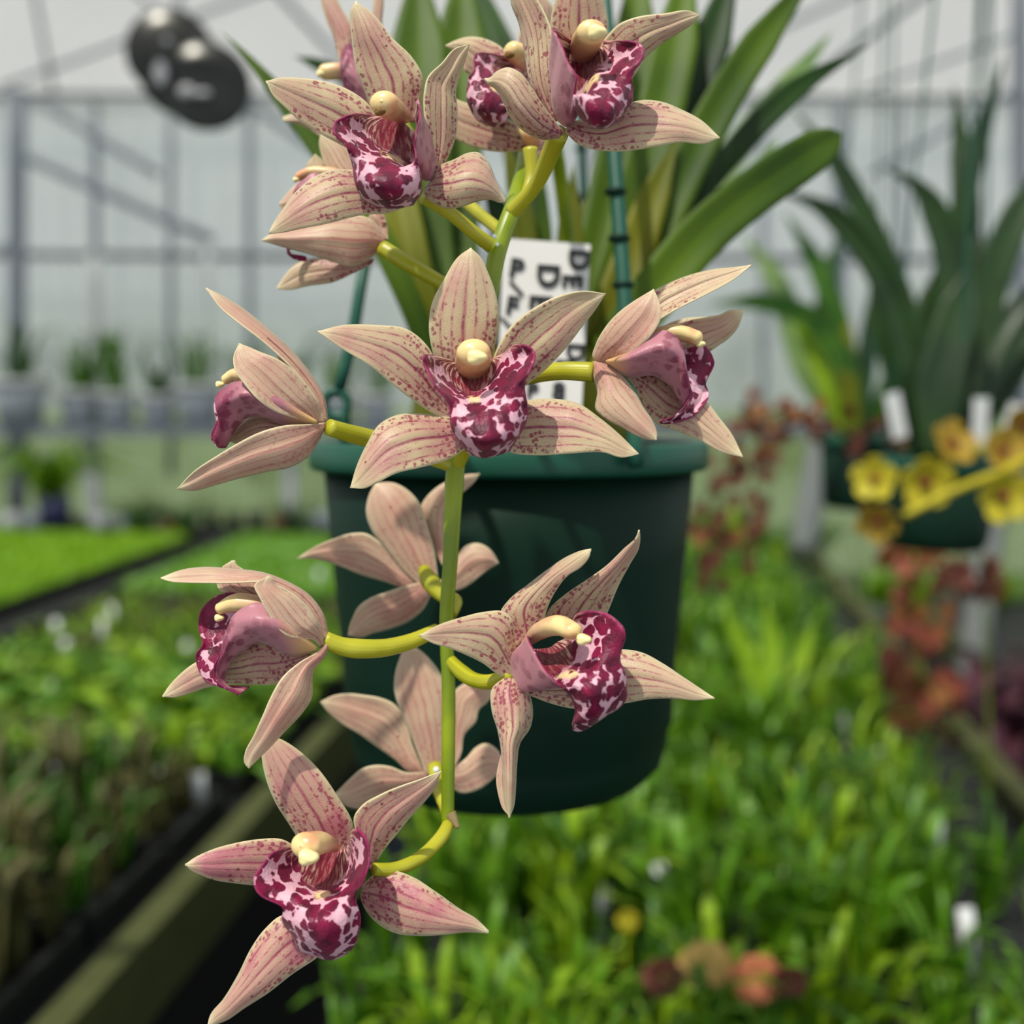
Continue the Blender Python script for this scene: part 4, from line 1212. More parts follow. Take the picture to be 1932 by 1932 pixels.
# ================================================================ name tag with marker writing
tc = P(1030, 604, .41)
tagv = [P(950, 450, .413), P(1114, 462, .413), P(1094, 830, .405), P(934, 830, .405)]
nrm = (tagv[1] - tagv[0]).cross(tagv[3] - tagv[0]).normalized()
tv = [q + nrm * .0004 for q in tagv] + [q - nrm * .0004 for q in tagv]
tg = link('name_tag', tv, [(0, 1, 2, 3), (7, 6, 5, 4), (0, 4, 5, 1), (1, 5, 6, 2), (2, 6, 7, 3), (3, 7, 4, 0)], [M['tag']], None, tagv[3].copy(), None, None, False, label='white plastic name tag with black marker writing, stuck in the green pot', category='tag')
front = nrm if nrm.dot(CAM - tc) > 0 else -nrm


def write(txt, px, py, hpx, rot, sx=1.0):
    cu = bpy.data.curves.new('writing', 'FONT')
    cu.body = txt
    cu.size = hpx * .41 / FPX * 1.35
    cu.align_x = 'CENTER'
    cu.align_y = 'CENTER'
    cu.extrude = 0.0001
    cu.offset = cu.size * 0.038
    tmp = bpy.data.objects.new('writing', cu)
    COL.objects.link(tmp)
    me = bpy.data.meshes.new_from_object(tmp.evaluated_get(bpy.context.evaluated_depsgraph_get()))
    bpy.data.objects.remove(tmp)
    me.materials.clear()
    me.materials.append(M['ink'])
    ob = bpy.data.objects.new('writing', me)
    COL.objects.link(ob)
    d = .413 - .008 * (py - 450) / 380
    p = P(px, py, d - .0012)
    xr = (tagv[1] - tagv[0]).normalized()
    yr = front.cross(xr).normalized()
    m = Matrix((xr, yr, front)).transposed().to_4x4() @ Matrix.Rotation(math.radians(rot), 4, 'Z')
    m.translation = p - tg.location
    m = m @ Matrix.Diagonal((sx, 1, 1, 1))
    ob.parent = tg
    ob.matrix_basis = m
    return ob


write('D', 1091, 490, 40, -90, 1.0)
write('E', 1078, 530, 38, -90)
write('V', 1074, 568, 34, -90)
write('D', 1032, 520, 42, -90, 1.1)
write('E', 1018, 570, 42, -90)
write('P', 974, 508, 38, -5)
write('/', 976, 545, 34, 62)
write('F', 966, 578, 36, -5)
write('/', 958, 612, 30, 62)
write('D', 1084, 664, 34, -90)
write('B', 1064, 690, 34, -90)
write('P', 1004, 738, 30, 0)
write('8', 1054, 740, 34, 0)
write('B', 1062, 774, 34, -90)

# ================================================================ benches
sL = ST(G(620, 1350, .88))[0]
sR0 = ST(G(610, 1900, .86))[0]
sR1 = ST(G(1750, 1310, .86))[0]


def slab(s0, s1, t0, t1, z0, z1):
    vs = [W(s, t, z) for s in (s0, s1) for t in (t0, t1) for z in (z0, z1)]
    return vs, [(0, 1, 3, 2), (4, 6, 7, 5), (0, 4, 5, 1), (2, 3, 7, 6), (0, 2, 6, 4), (1, 5, 7, 3)]


def bench(name, s0, s1, t0, t1, z, rails, label, zl=0.0):
    o = W((s0 + s1) / 2, (t0 + t1) / 2, zl)
    e = empty(name, o, label=label, category='bench')
    link('tabletop', *slab(s0, s1, t0, t1, z - .03, z), [M['black']], e, o, None, None, False)
    for s in rails:
        link('side_rail', *slab(s - .018, s + .018, t0, t1, z - .07, z + .03), [M['wood']], e, o, None, None, False, label='weathered greenish timber rail')
    for s in (s0 + .04, s1 - .04):
        for t in (t0 + .1, (t0 + t1) / 2, t1 - .1):
            link('leg', *slab(s - .025, s + .025, t - .025, t + .025, zl, z - .03), [M['darksteel']], e, o, None, None, False)
    return e


bench('growing_bench', -2.6, sL, .55, 4.12, .85, [sL + .018], 'long low bench on the left with seedling trays and a timber edge')
bench('growing_bench', sR0, sR1, .60, 3.9, .83, [sR1 + .018], 'long bench on the right crowded with green strap leaf seedlings')
bench('growing_bench', sR1 + .45, sR1 + 2.4, 1.6, 4.2, .62, [sR1 + .44], 'lower bench beyond the right timber rail with orange flowering plants')
# pale path between the right benches
link('floor_path', *slab(sR1 + .1, sR1 + .40, 1.2, 4.5, 0.0, .01), [flat('pale_concrete', (140, 138, 134), 0.8, 0.2, 0, 0.2, 8)], None, None, None, None, False, kind='structure')

# trays on the left bench
trays = []


def tray(s0, s1, t0, t1, z, label, group=None):
    o = W((s0 + s1) / 2, (t0 + t1) / 2, z)
    vf = join(slab(s0, s1, t0, t1, z, z + .01), slab(s0, s0 + .01, t0, t1, z + .01, z + .04), slab(s1 - .01, s1, t0, t1, z + .01, z + .04), slab(s0 + .01, s1 - .01, t0, t0 + .01, z + .01, z + .04), slab(s0 + .01, s1 - .01, t1 - .01, t1, z + .01, z + .04))
    ob = link('seedling_tray', *vf, [M['black']], None, o, None, None, False, label=label, category='tray')
    if group:
        ob['group'] = group
    return ob


def tuft(n, h, wd, spread, lean, seed, nseg=7, flop=0.4, fold=.3):
    r = random.Random(seed)
    bl = []
    for i in range(n):
        a = r.uniform(0, 2 * math.pi)
        hh = h * r.uniform(.55, 1.1)
        ln = lean * r.uniform(.3, 1.2)
        b = Vector((math.cos(a), math.sin(a), 0)) * spread * r.uniform(0, 1)
        d = Vector((math.cos(a), math.sin(a), 0))
        p1 = b + d * ln * hh * .25 + Vector((0, 0, hh * .45))
        p2 = b + d * ln * hh * .6 + Vector((0, 0, hh * .85))
        p3 = b + d * ln * hh * (1.0 + flop) + Vector((0, 0, hh * (1.0 - flop * ln * .5)))
        w_ = wd * r.uniform(.7, 1.2)
        bl.append(blade([b, p1, p2, p3], [w_ * .6, w_, w_, w_ * .7], fold, nseg, .0006, False, r.uniform(-.6, .6), fw=Vector((math.cos(a), math.sin(a), .6)).normalized()))
    return multi(bl)


def proto(name, vfu, mat):
    me = bpy.data.meshes.new(name)
    me.from_pydata([tuple(v_) for v_ in vfu[0]], [], vfu[1])
    me.polygons.foreach_set('use_smooth', [True] * len(me.polygons))
    if len(vfu) > 2 and vfu[2]:
        lay = me.uv_layers.new(name='UVMap')
        for lp in me.loops:
            lay.data[lp.index].uv = vfu[2][lp.vertex_index]
    me.materials.append(mat)
    me.update()
    return me


def place(name, me, loc, rz, sc, label, cat, group=None, tilt=(0, 0)):
    ob = bpy.data.objects.new(name, me)
    COL.objects.link(ob)
    ob.location = loc
    ob.rotation_euler = (tilt[0], tilt[1], rz)
    ob.scale = (sc, sc, sc)
    ob['label'] = label
    ob['category'] = cat
    if group:
        ob['group'] = group
    return ob


# --- right bench: crowded strap leaf seedlings
pa = [proto('orchid_seedling', tuft(13, .20, .0062, .018, .34, 100 + i, 7, .5), M[('seed_a', 'seed_b', 'seed_a', 'seed_d', 'seed_b', 'seed_a')[i]]) for i in range(6)]
tR0, tR1 = .68, 3.8
cnt = 0
t = tR0
rows = 27
for a in range(rows):
    ft = a / (rows - 1)
    t = tR0 + (tR1 - tR0) * ft ** 1.35
    for b in range(11):
        s_ = sR0 + .04 + (sR1 - sR0 - .15) * (b + .5 + R_.uniform(-.4, .4)) / 11
        tt = t + R_.uniform(-.05, .05)
        i = R_.randrange(6)
        h = R_.uniform(.75, 1.25)
        if ft < .18:
            h *= .8
        if b > 8:
            h *= .7
        place('orchid_seedling', pa[i], W(s_, tt, .83), R_.uniform(0, 6.3), h, 'green strap leaf orchid seedling crowded among others on the right bench', 'seedling', 'strap leaf seedlings on the right bench', (R_.uniform(-.15, .15), R_.uniform(-.15, .15)))

# tall lime shoot standing out of the right bench
q = G(1450, 1480, .83)
lp = [blade([q, P(1450, 1350, q.y * 1.0), P(1400, 1220, q.y), P(1360, 1130, q.y)], [.012, .018, .015, .01], .3, 14, .0008),
      blade([q, P(1460, 1330, q.y * .99), P(1458, 1230, q.y), P(1445, 1130, q.y)], [.012, .02, .017, .01], .3, 14, .0008),
      blade([q, P(1475, 1380, q.y * .98), P(1510, 1250, q.y), P(1540, 1160, q.y)], [.01, .014, .012, .01], .3, 14, .0008)]
link('orchid_shoot', *multi(lp)[:2], [M['seed_b']], None, q.copy(), multi(lp)[2], label='tall yellow green shoot standing above the seedlings beside the pot', category='seedling')

# --- left bench
t1 = ST(G(200, 1470, .87))[1]
t2 = ST(G(300, 1290, .87))[1]
t3 = ST(G(400, 1140, .87))[1]
t4 = ST(G(300, 1010, .87))[1]
sM0 = ST(G(0, 1170, .87))[0]
pb = [proto('leafy_seedling', tuft(16, .085, .013, .016, .9, 200 + i, 6), M[('seed_a', 'seed_b', 'seed_a')[i]]) for i in range(3)]
pc_ = [proto('brown_seedling', tuft(11, .12, .0050, .014, .30, 300 + i, 5), M[('seed_c', 'seed_c', 'seed_d')[i]]) for i in range(3)]
pd = [proto('fine_seedling', tuft(12, .055, .005, .02, .7, 400 + i, 5), M[('seed_b', 'seed_a', 'seed_c')[i]]) for i in range(3)]
zt = .85
for i in range(4):
    a = .62 + (t1 - .66) * i / 4
    b = .62 + (t1 - .66) * (i + 1) / 4 - .015
    tray(sL - .70, sL - .04, a, b, zt, 'black tray of thin brownish seedlings, %s from the near end of the left bench' % ('first', 'second', 'third', 'fourth')[i])
for i in range(2):
    a = t1 + (t2 - t1) * i / 2
    tray(sL - .95, sL - .04, a, a + (t2 - t1) / 2 - .015, zt, 'black tray of broad leafy green seedlings, %s' % ('beside the brownish ones', 'beyond the nearer leafy tray')[i])
for a in range(12):
    for b in range(13):
        s_ = sL - .08 - .58 * (b + R_.uniform(0, .3)) / 13
        tt = .66 + (t1 - .72) * (a + R_.uniform(.3, .7)) / 12
        place('brown_seedling', pc_[R_.randrange(3)], W(s_, tt, zt + .01), R_.uniform(0, 6), R_.uniform(.8, 1.2), 'thin brownish green seedling in the near trays of the left bench', 'seedling', 'brownish seedlings in the near left trays', (R_.uniform(-.1, .1), R_.uniform(-.1, .1)))
for a in range(8):
    for b in range(13):
        s_ = sL - .07 - .85 * (b + R_.uniform(0, .6)) / 13
        tt = t1 + (t2 - t1) * (a + R_.uniform(.2, .8)) / 8
        place('leafy_seedling', pb[R_.randrange(3)], W(s_, tt, zt + .01), R_.uniform(0, 6), R_.uniform(.8, 1.25), 'leafy bright green seedling in the middle trays of the left bench', 'seedling', 'leafy seedlings in the middle left trays', (R_.uniform(-.2, .2), R_.uniform(-.2, .2)))
tray(sM0 + .15, sL - .04, t2 + .02, t3, zt, 'wide black tray of fine mixed seedlings beyond the leafy ones')
for a in range(10):
    for b in range(16):
        s_ = sL - .08 - (sL - sM0 - .3) * (b + R_.uniform(0, .8)) / 16
        tt = t2 + .04 + (t3 - t2 - .08) * (a + R_.uniform(.1, .9)) / 10
        place('fine_seedling', pd[R_.randrange(3)], W(s_, tt, zt + .01), R_.uniform(0, 6), R_.uniform(.7, 1.1), 'fine short seedling in the wide tray at the middle of the left bench', 'seedling', 'fine seedlings in the wide left tray')


def turf(name, s0, s1, t0, t1, z, nb, h, label, mat, seed):
    r = random.Random(seed)
    o = W((s0 + s1) / 2, (t0 + t1) / 2, z)
    vs, fs, uv = [], [], []
    nn = 30
    for j in range(nn + 1):
        for i in range(nn + 1):
            s_, t_ = s0 + (s1 - s0) * i / nn, t0 + (t1 - t0) * j / nn
            p = W(s_, t_, z)
            e = 0 if i in (0, nn) or j in (0, nn) else 1
            vs.append(p + Vector((0, 0, e * (.012 + .012 * mnoise.noise(p * 9)))))
            uv.append((.3, .5))
    for j in range(nn):
        for i in range(nn):
            a = j * (nn + 1) + i
            fs.append((a, a + 1, a + nn + 2, a + nn + 1))
    for i in range(nb):
        s_, t_ = r.uniform(s0, s1), r.uniform(t0, t1)
        p = W(s_, t_, z + .008)
        hh = h * r.uniform(.5, 1.2)
        a = r.uniform(0, 6.28)
        d = Vector((math.cos(a), math.sin(a), 0))
        w_ = h * .14
        q = Vector((-d.y, d.x, 0)) * w_
        k_ = len(vs)
        vs += [p - q, p + q, p + d * hh * .35 + q * .9 + Vector((0, 0, hh * .7)), p + d * hh * .35 - q * .9 + Vector((0, 0, hh * .7)), p + d * hh * .8 + Vector((0, 0, hh))]
        uv += [(-1, 0), (1, 0), (1, .6), (-1, .6), (0, 1)]
        fs += [(k_, k_ + 1, k_ + 2, k_ + 3), (k_ + 3, k_ + 2, k_ + 4)]
    return link(name, vs, fs, [M[mat]], None, o, uv, kind='stuff', label=label, category='seedlings')


tray(sM0 - 1.5, sM0 - .06, t3 - .35, t4 - .05, zt, 'long black tray of bright green turf at the far left')
turf('seedling_turf', sM0 - 1.48, sM0 - .08, t3 - .33, t4 - .07, zt + .012, 9000, .035, 'bright lime green turf of tiny seedlings in the far left tray', 'turf', 5)
tray(sM0 + .12, sL - .04, t3 + .03, t4 - .05, zt, 'black tray of duller green turf at the far end of the left bench')
turf('seedling_turf', sM0 + .14, sL - .06, t3 + .05, t4 - .07, zt + .012, 6000, .04, 'duller green turf of seedlings in the far tray beside the dark gap', 'seed_a', 6)

# white plant labels in the trays
pl = proto('plant_label', (*join(box(Vector((0, 0, .03)), (.016, .001, .06)), box(Vector((0, 0, -.004)), (.008, .001, .012))), None), M['white'])
lab_spots = [(30, 1390, .89, 'left'), (112, 1200, .89, 'left'), (190, 1200, .89, 'left'), (130, 1240, .89, 'left'), (355, 1245, .89, 'left'), (105, 1270, .89, 'left'), (285, 1500, .89, 'left'), (378, 1505, .89, 'left'), (120, 1490, .89, 'left'), (163, 1600, .88, 'left'), (10, 1710, .88, 'left'), (215, 1170, .89, 'left'), (480, 1150, .89, 'left'), (600, 1100, .89, 'left'),
             (1440, 1490, .90, 'right'), (1490, 1440, .90, 'right'), (1575, 1290, .90, 'right'), (1340, 1250, .90, 'right'), (1650, 1460, .90, 'right'), (1770, 1600, .92, 'right'), (1600, 1390, .90, 'right'), (1835, 1790, .92, 'right'), (1140, 1730, .92, 'right'), (1250, 1690, .92, 'right'), (1560, 1640, .92, 'right')]
for i, (x, y, z, sd_) in enumerate(lab_spots):
    g = G(x, y, z)
    ob = place('plant_label', pl, g, R_.uniform(-.4, .4), 1.0, ('small blank white label standing among the seedlings of the %s bench') % sd_, 'label', 'white plant labels on the %s bench' % sd_, (R_.uniform(-.2, .1), R_.uniform(-.2, .2)))
    ob.location.z = z - .02

# small potted bulbs at the bottom of the picture
for x, y, mt, nm, h in ((1330, 1815, 'cream', 'cream yellow', .020), (1425, 1840, 'peach', 'salmon pink', .019), (1250, 1840, 'rust', 'brownish', .016), (1184, 1735, 'yellow', 'bright orange yellow', .009), (1490, 1850, 'rust', 'dull brown', .013)):
    g = G(x, y, 1.0)
    o = Vector((g.x, g.y, .83))
    e = empty('small_blossom', o, label='small %s blossom low among the seedlings at the near end' % nm, category='flower')
    bl = []
    for q in range(6):
        a = q * math.pi / 3
        d = Vector((math.cos(a), -.25 * abs(math.sin(a)), math.sin(a)))
        bl.append(blade([g, g + d * h * .6, g + d * h * 1.2], [h * .4, h * .6, h * .4], .3, 8, .0006, True, fw=Vector((0, -1, .3))))
    v_, f_, u_ = multi(bl)
    link('petals', v_, f_, [M[mt]], e, o, u_)
    v_, f_, u_ = tube([o, (o + g) / 2, g], [.002, .002], 6)
    link('stem', v_, f_, [M['stem']], e, o, u_)

# ================================================================ back shelf with grey pots
zs = GY(200, 800, 5.1).z
sh = empty('back_shelf', Vector((-.6, 5.1, 0)), label='long grey shelf carrying a row of grey pots along the back wall', category='shelf')
v, fc = box(Vector((-.8, 5.15, zs - .03)), (5.6, .5, .04))
link('shelf_board', v, fc, [M['steel']], sh, sh.location, None, None, False)
for px in (-100, 170, 545, 900, 1200):
    a = GY(px, 800, 5.02)
    v, fc = box(Vector((a.x, 5.02, zs / 2 - .025)), (.06, .06, zs - .05))
    link('leg', v, fc, [M['white']], sh, sh.location, None, None, False)
pots = [(40, 105, 1.0), (150, 80, 1), (222, 74, 1), (300, 70, 1), (378, 92, 1), (470, 80, 1), (552, 76, 1), (640, 70, 1), (712, 70, 1), (1260, 70, 1)]
gp = [proto('tuft', tuft(16, .34, .012, .05, .55, 500 + i, 6), M[('seed_d', 'seed_a', 'seed_a')[i]]) for i in range(3)]
names = ['beside the steel post', 'second from the steel post', 'third from the steel post', 'fourth from the steel post', 'behind the side view flower', 'just left of the pot hanger rod', 'left of the pot hanger loop', 'behind the hanger loop', 'right of the hanger loop', 'seen right of the hanging pot']
for i, (px, wp, q) in enumerate(pots):
    dy = 5.06 + (0 if i else -.1)
    a = GY(px, 790, dy)
    r = wp * dy / FPX / 2
    o = Vector((a.x, dy, zs - .01))
    h = r * 1.75
    e = empty('grey_pot', o, label='round grey pot on the back shelf, ' + names[i], category='pot')
    e['group'] = 'grey pots on the back shelf'
    link('body', *lathe(o, [(0, 0), (r * .7, 0), (r * .92, h), (r * .86, h), (r * .65, .02), (0, .02)], 28), [M['grey']], e, o)
    link('rim', *lathe(o, [(r * .92, h - .03), (r, h - .03), (r, h), (r * .9, h)], 28), [M['white']], e, o)
    place('potted_plant', gp[i % 3], o + Vector((0, 0, h * .7)), i * 1.3, R_.uniform(.8, 1.15), 'tuft of green leaves in the grey pot ' + names[i], 'plant', 'leaf tufts in the grey pots')

# hanging yellow green bush, navy pot, small pots at the far end of the bench
a = GY(90, 850, 4.45)
place('trailing_plant', proto('trailing_plant', tuft(60, .42, .02, .10, 1.0, 77, 6, 1.0), M['turf']), a - Vector((0, 0, .22)), 0, .6, 'yellow green bushy plant trailing under the back shelf', 'plant')
for i in range(16):
    px = -20 + i * 42
    a = G(px, 1000 + R_.uniform(-6, 4), .85)
    r = R_.uniform(.028, .042)
    nm_, mt = [('grey', 'grey'), ('white', 'white'), ('clay', 'clay'), ('dark', 'black')][R_.randrange(4)]
    if i == 3:
        nm_, mt, r = 'navy', 'blue', .07
    link('small_pot', *lathe(Vector((a.x, a.y, .85)), [(0, 0), (r * .75, 0), (r, r * 1.9), (r * .85, r * 1.9), (r * .7, .01), (0, .01)], 18), [M[mt]], None, Vector((a.x, a.y, .85)), label='small %s plastic pot in the row at the far end of the left bench' % nm_, category='pot', group='small %s pots at the far bench end' % nm_)
pg = proto('far_bush', tuft(40, .30, .02, .16, .9, 88, 6, .6), M['seed_d'])
for i, px in enumerate((250, 330, 560, 1330, 1400, 1480)):
    a = GY(px, 960, 4.1)
    place('low_bush', pg, Vector((a.x, 4.15 if px < 900 else 3.7, .85 if px < 900 else .83)), i, .42, 'low dark green bush %s' % ('at the far end of the left bench' if px < 900 else 'at the far end of the right bench'), 'plant', 'low bushes at the %s bench end' % ('left' if px < 900 else 'right'))

# ================================================================ right side: hanging pots with plants
M['leaf_s'] = leaf_mat('deep_green_strap_leaf', (22, 48, 14), (44, 76, 22), 0.2)  # dark green of the strap leaves on the right-hand plants


def potted(px, py_top, py_bot, wpx, d, name, label, mat):
    c_ = P(px, py_top, d)
    r = wpx * d / FPX / 2
    h = (py_bot - py_top) * d / FPX
    e = empty(name, c_, label=label, category='pot')
    link('body', *lathe(c_, [(0, -h), (r * .78, -h), (r * .85, -h + .01), (r * .95, -.012), (r * .9, -.012), (r * .78, -h + .02), (0, -h + .02)], 48), [M['pot']], e, c_)
    link('rim', *lathe(c_, [(r * .93, -.014), (r, -.014), (r, 0), (r * .90, 0), (r * .90, -.014)], 48), [M['rimg']], e, c_)
    hk = c_ + Vector((0, 0, 1.0))
    for a in (0.4, 2.5, 4.6):
        b = c_ + Vector((math.cos(a) * r * .97, math.sin(a) * r * .97, -.004))
        v_, f_, u_ = tube([b, b * .5 + hk * .5, hk], [.0018, .0018], 6)
        link('hanger_wire', v_, f_, [M['rimg']], e, c_)
    return e, c_, hk


e1, c1, h1 = potted(1775, 862, 1032, 215, 1.05, 'hanging_pot', 'dark green hanging pot behind the yellow flowers', 'pot')
e2, c2, h2 = potted(1622, 820, 958, 150, 1.35, 'hanging_pot', 'smaller dark green hanging pot beyond the pale pole and rusty blossoms', 'pot')
v, fc, u = tube([h1 + Vector((-1.5, 0, .012)), h1 + Vector((0, 0, .012)), h1 + Vector((1.5, 0, .012))], [.012, .012], 8)
link('trim_61', v, fc, [M['steel']], None, None, u, kind='structure')
v, fc, u = tube([h2 + Vector((-1.5, 0, .012)), h2 + Vector((0, 0, .012)), h2 + Vector((1.5, 0, .012))], [.012, .012], 8)
link('trim_62', v, fc, [M['steel']], None, None, u, kind='structure')

p2l = P(1775, 855, 1.05)
pl2 = empty('yellow_orchid', p2l, label='orchid with tall dark strap leaves and a spray of yellow blooms at the right edge', category='orchid')
for pts in (
    [(1770, 860, 1.05, 20), (1790, 560, 1.05, 30), (1830, 330, 1.03, 26), (1870, 190, 1.02, 20), (1897, 100, 1.01, 12)],
    [(1760, 860, 1.05, 20), (1800, 600, 1.05, 30), (1822, 400, 1.05, 28), (1812, 260, 1.06, 24), (1798, 155, 1.06, 12)],
    [(1775, 860, 1.0, 20), (1850, 600, 1.0, 34), (1900, 450, .99, 32), (1990, 280, .98, 24)],
    [(1760, 860, 1.0, 24), (1800, 620, 1.0, 34), (1780, 440, 1.0, 32), (1730, 350, 1.0, 26), (1668, 316, 1.0, 12)],
    [(1750, 860, 1.02, 20), (1715, 650, 1.0, 30), (1640, 480, .99, 30), (1550, 390, .98, 24), (1470, 362, .97, 14)],
    [(1770, 860, 1.1, 16), (1700, 560, 1.1, 22), (1620, 380, 1.1, 22), (1560, 280, 1.1, 20), (1495, 205, 1.1, 10)],
    [(1790, 860, 1.08, 20), (1850, 700, 1.08, 30), (1940, 560, 1.08, 24), (2000, 520, 1.08, 12)],
    [(1740, 860, 1.03, 24), (1740, 720, 1.03, 40), (1770, 560, 1.03, 40), (1780, 480, 1.03, 20)],
    [(1800, 860, 1.03, 24), (1810, 720, 1.03, 42), (1820, 560, 1.03, 40), (1850, 430, 1.03, 20)],
    [(1770, 860, .99, 26), (1770, 740, .99, 44), (1800, 620, .99, 40), (1830, 500, .99, 20)],
    [(1780, 860, 1.12, 20), (1880, 740, 1.12, 34), (1935, 640, 1.12, 30), (1980, 500, 1.12, 20)],
    [(1750, 860, 1.12, 20), (1690, 700, 1.12, 24), (1660, 560, 1.12, 24), (1650, 470, 1.12, 12)],
):
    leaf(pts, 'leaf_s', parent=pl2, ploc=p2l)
stp = [(1760, 880, 1.0, 7), (2000, 800, .95, 7), (1960, 850, .92, 8), (1900, 885, .91, 9), (1800, 925, .90, 8), (1705, 972, .90, 8)]
p, r = pxt(stp)
v, fc, u = tube(p, r, 10)
link('flower_stem', v, fc, [M['yellow']], pl2, p2l, u)


def simple_flower(px, py, d, rpx, rot, mat, lipm, parent, ploc, n=5, face=Vector((0, -1, .1)), cup=.5, wide=.46):
    c_ = P(px, py, d)
    r = rpx * d / FPX
    e = empty('flower', c_, parent, ploc)
    face = face.normalized()
    ax = face.cross(Vector((0, 0, 1))).normalized()
    ay = ax.cross(face).normalized()
    for q in range(n):
        a = rot + 2 * math.pi * q / n
        dr = ax * math.cos(a) + ay * math.sin(a)
        v_, f_, u_ = blade([c_, c_ + dr * r * .5 + face * r * cup * .4, c_ + dr * r + face * r * cup], [r * .2, r * wide, r * wide * .7], .12, 8, .0008, True, fw=face)
        link('petal', v_, f_, [M[mat]], e, c_, u_)
    v_, f_ = ball(c_ + face * r * .25, (r * .22, r * .24, r * .16), 12, 8)
    link('lip', v_, f_, [M[lipm]], e, c_)
    return e


for x, y, rp, rot, m_, fc_ in ((1652, 905, 44, .3, 'yellow', (-.6, -1, .2)), (1656, 980, 42, .9, 'amber', (-.5, -1, -.4)), (1742, 908, 52, .2, 'yellow', (-.1, -1, -.1)), (1790, 842, 48, .6, 'amber', (.3, -1, .6)), (1887, 935, 54, .1, 'yellow', (0, -1, 0)), (1885, 855, 46, .5, 'amber', (.2, -1, .4)), (1928, 800, 44, .8, 'amber', (0, -1, -.2))):
    simple_flower(x, y, .92, rp, rot, m_, 'redlip', pl2, p2l, face=Vector(fc_))

p3l = P(1620, 830, 1.35)
pl3 = empty('rusty_orchid', p3l, label='orchid with arching spray of rust brown blossoms beside the pale pole', category='orchid')
for pts, mt in (
    ([(1610, 830, 1.3, 14), (1590, 680, 1.3, 22), (1530, 600, 1.3, 22), (1440, 570, 1.3, 18), (1330, 575, 1.3, 8)], 'seed_d'),
    ([(1612, 830, 1.35, 14), (1580, 600, 1.35, 20), (1530, 480, 1.35, 20), (1480, 400, 1.35, 10)], 'seed_d'),
    ([(1600, 830, 1.32, 14), (1570, 720, 1.32, 26), (1530, 640, 1.32, 26), (1490, 590, 1.32, 12)], 'seed_b'),
    ([(1620, 830, 1.35, 14), (1640, 640, 1.35, 18), (1655, 560, 1.35, 18), (1665, 470, 1.35, 9)], 'leaf_s'),
    ([(1600, 830, 1.4, 14), (1560, 640, 1.4, 20), (1560, 560, 1.4, 20), (1590, 420, 1.4, 9)], 'leaf_s'),
    ([(1630, 830, 1.4, 14), (1690, 700, 1.4, 18), (1720, 640, 1.4, 18), (1750, 560, 1.4, 9)], 'seed_a'),
    ([(1610, 830, 1.3, 14), (1602, 740, 1.3, 18), (1596, 660, 1.3, 16), (1600, 600, 1.3, 9)], 'leaf_y'),
    ([(1600, 830, 1.4, 10), (1520, 700, 1.4, 22), (1460, 520, 1.4, 22), (1400, 440, 1.4, 10)], 'leaf_p'),
):
    leaf(pts, mt, parent=pl3, ploc=p3l)
spr = [[(1620, 825, 1.3), (1560, 800, 1.28), (1480, 770, 1.26), (1410, 800, 1.25), (1360, 900, 1.25), (1340, 1000, 1.25), (1330, 1110, 1.25)],
       [(1600, 820, 1.3), (1520, 790, 1.28), (1450, 830, 1.27), (1420, 930, 1.27), (1400, 1060, 1.27)],
       [(1620, 830, 1.3), (1660, 800, 1.28), (1700, 810, 1.27), (1740, 850, 1.26)]]
rb = random.Random(3)
star = []
for q in range(5):
    a = 2 * math.pi * q / 5
    d = Vector((math.cos(a), -.2, math.sin(a)))
    star.append(blade([Vector((0, 0, 0)), d * .006, d * .012], [.0025, .0045, .003], .2, 5, .0006, True, fw=Vector((0, -1, 0))))
star = multi(star)
star_m = {m_: proto('blossom', star, M[m_]) for m_ in ('rust', 'orange', 'salmon')}
nb = 0
for si, pts in enumerate(spr):
    w3 = [P(*q) for q in pts]
    v_, f_, u_ = tube(w3, [.0025, .0012], 6)
    link('flower_stem', v_, f_, [M['rust']], pl3, p3l, u_)
    tp = [tuple(q) for q in w3]
    for i in range((44, 32, 14)[si]):
        c_ = Vector(cr(tp, .1 + .9 * rb.random())) + Vector((rb.uniform(-.022, .022), rb.uniform(-.02, .02), rb.uniform(-.02, .02)))
        ob = bpy.data.objects.new('blossom', star_m['rust' if rb.random() < .72 else 'orange'])
        COL.objects.link(ob)
        ob.parent = pl3
        ob.location = c_ - p3l
        ob.rotation_euler = (rb.uniform(-.7, .7), rb.uniform(0, 6), rb.uniform(-.8, .8))
        ob.scale = (.95,) * 3

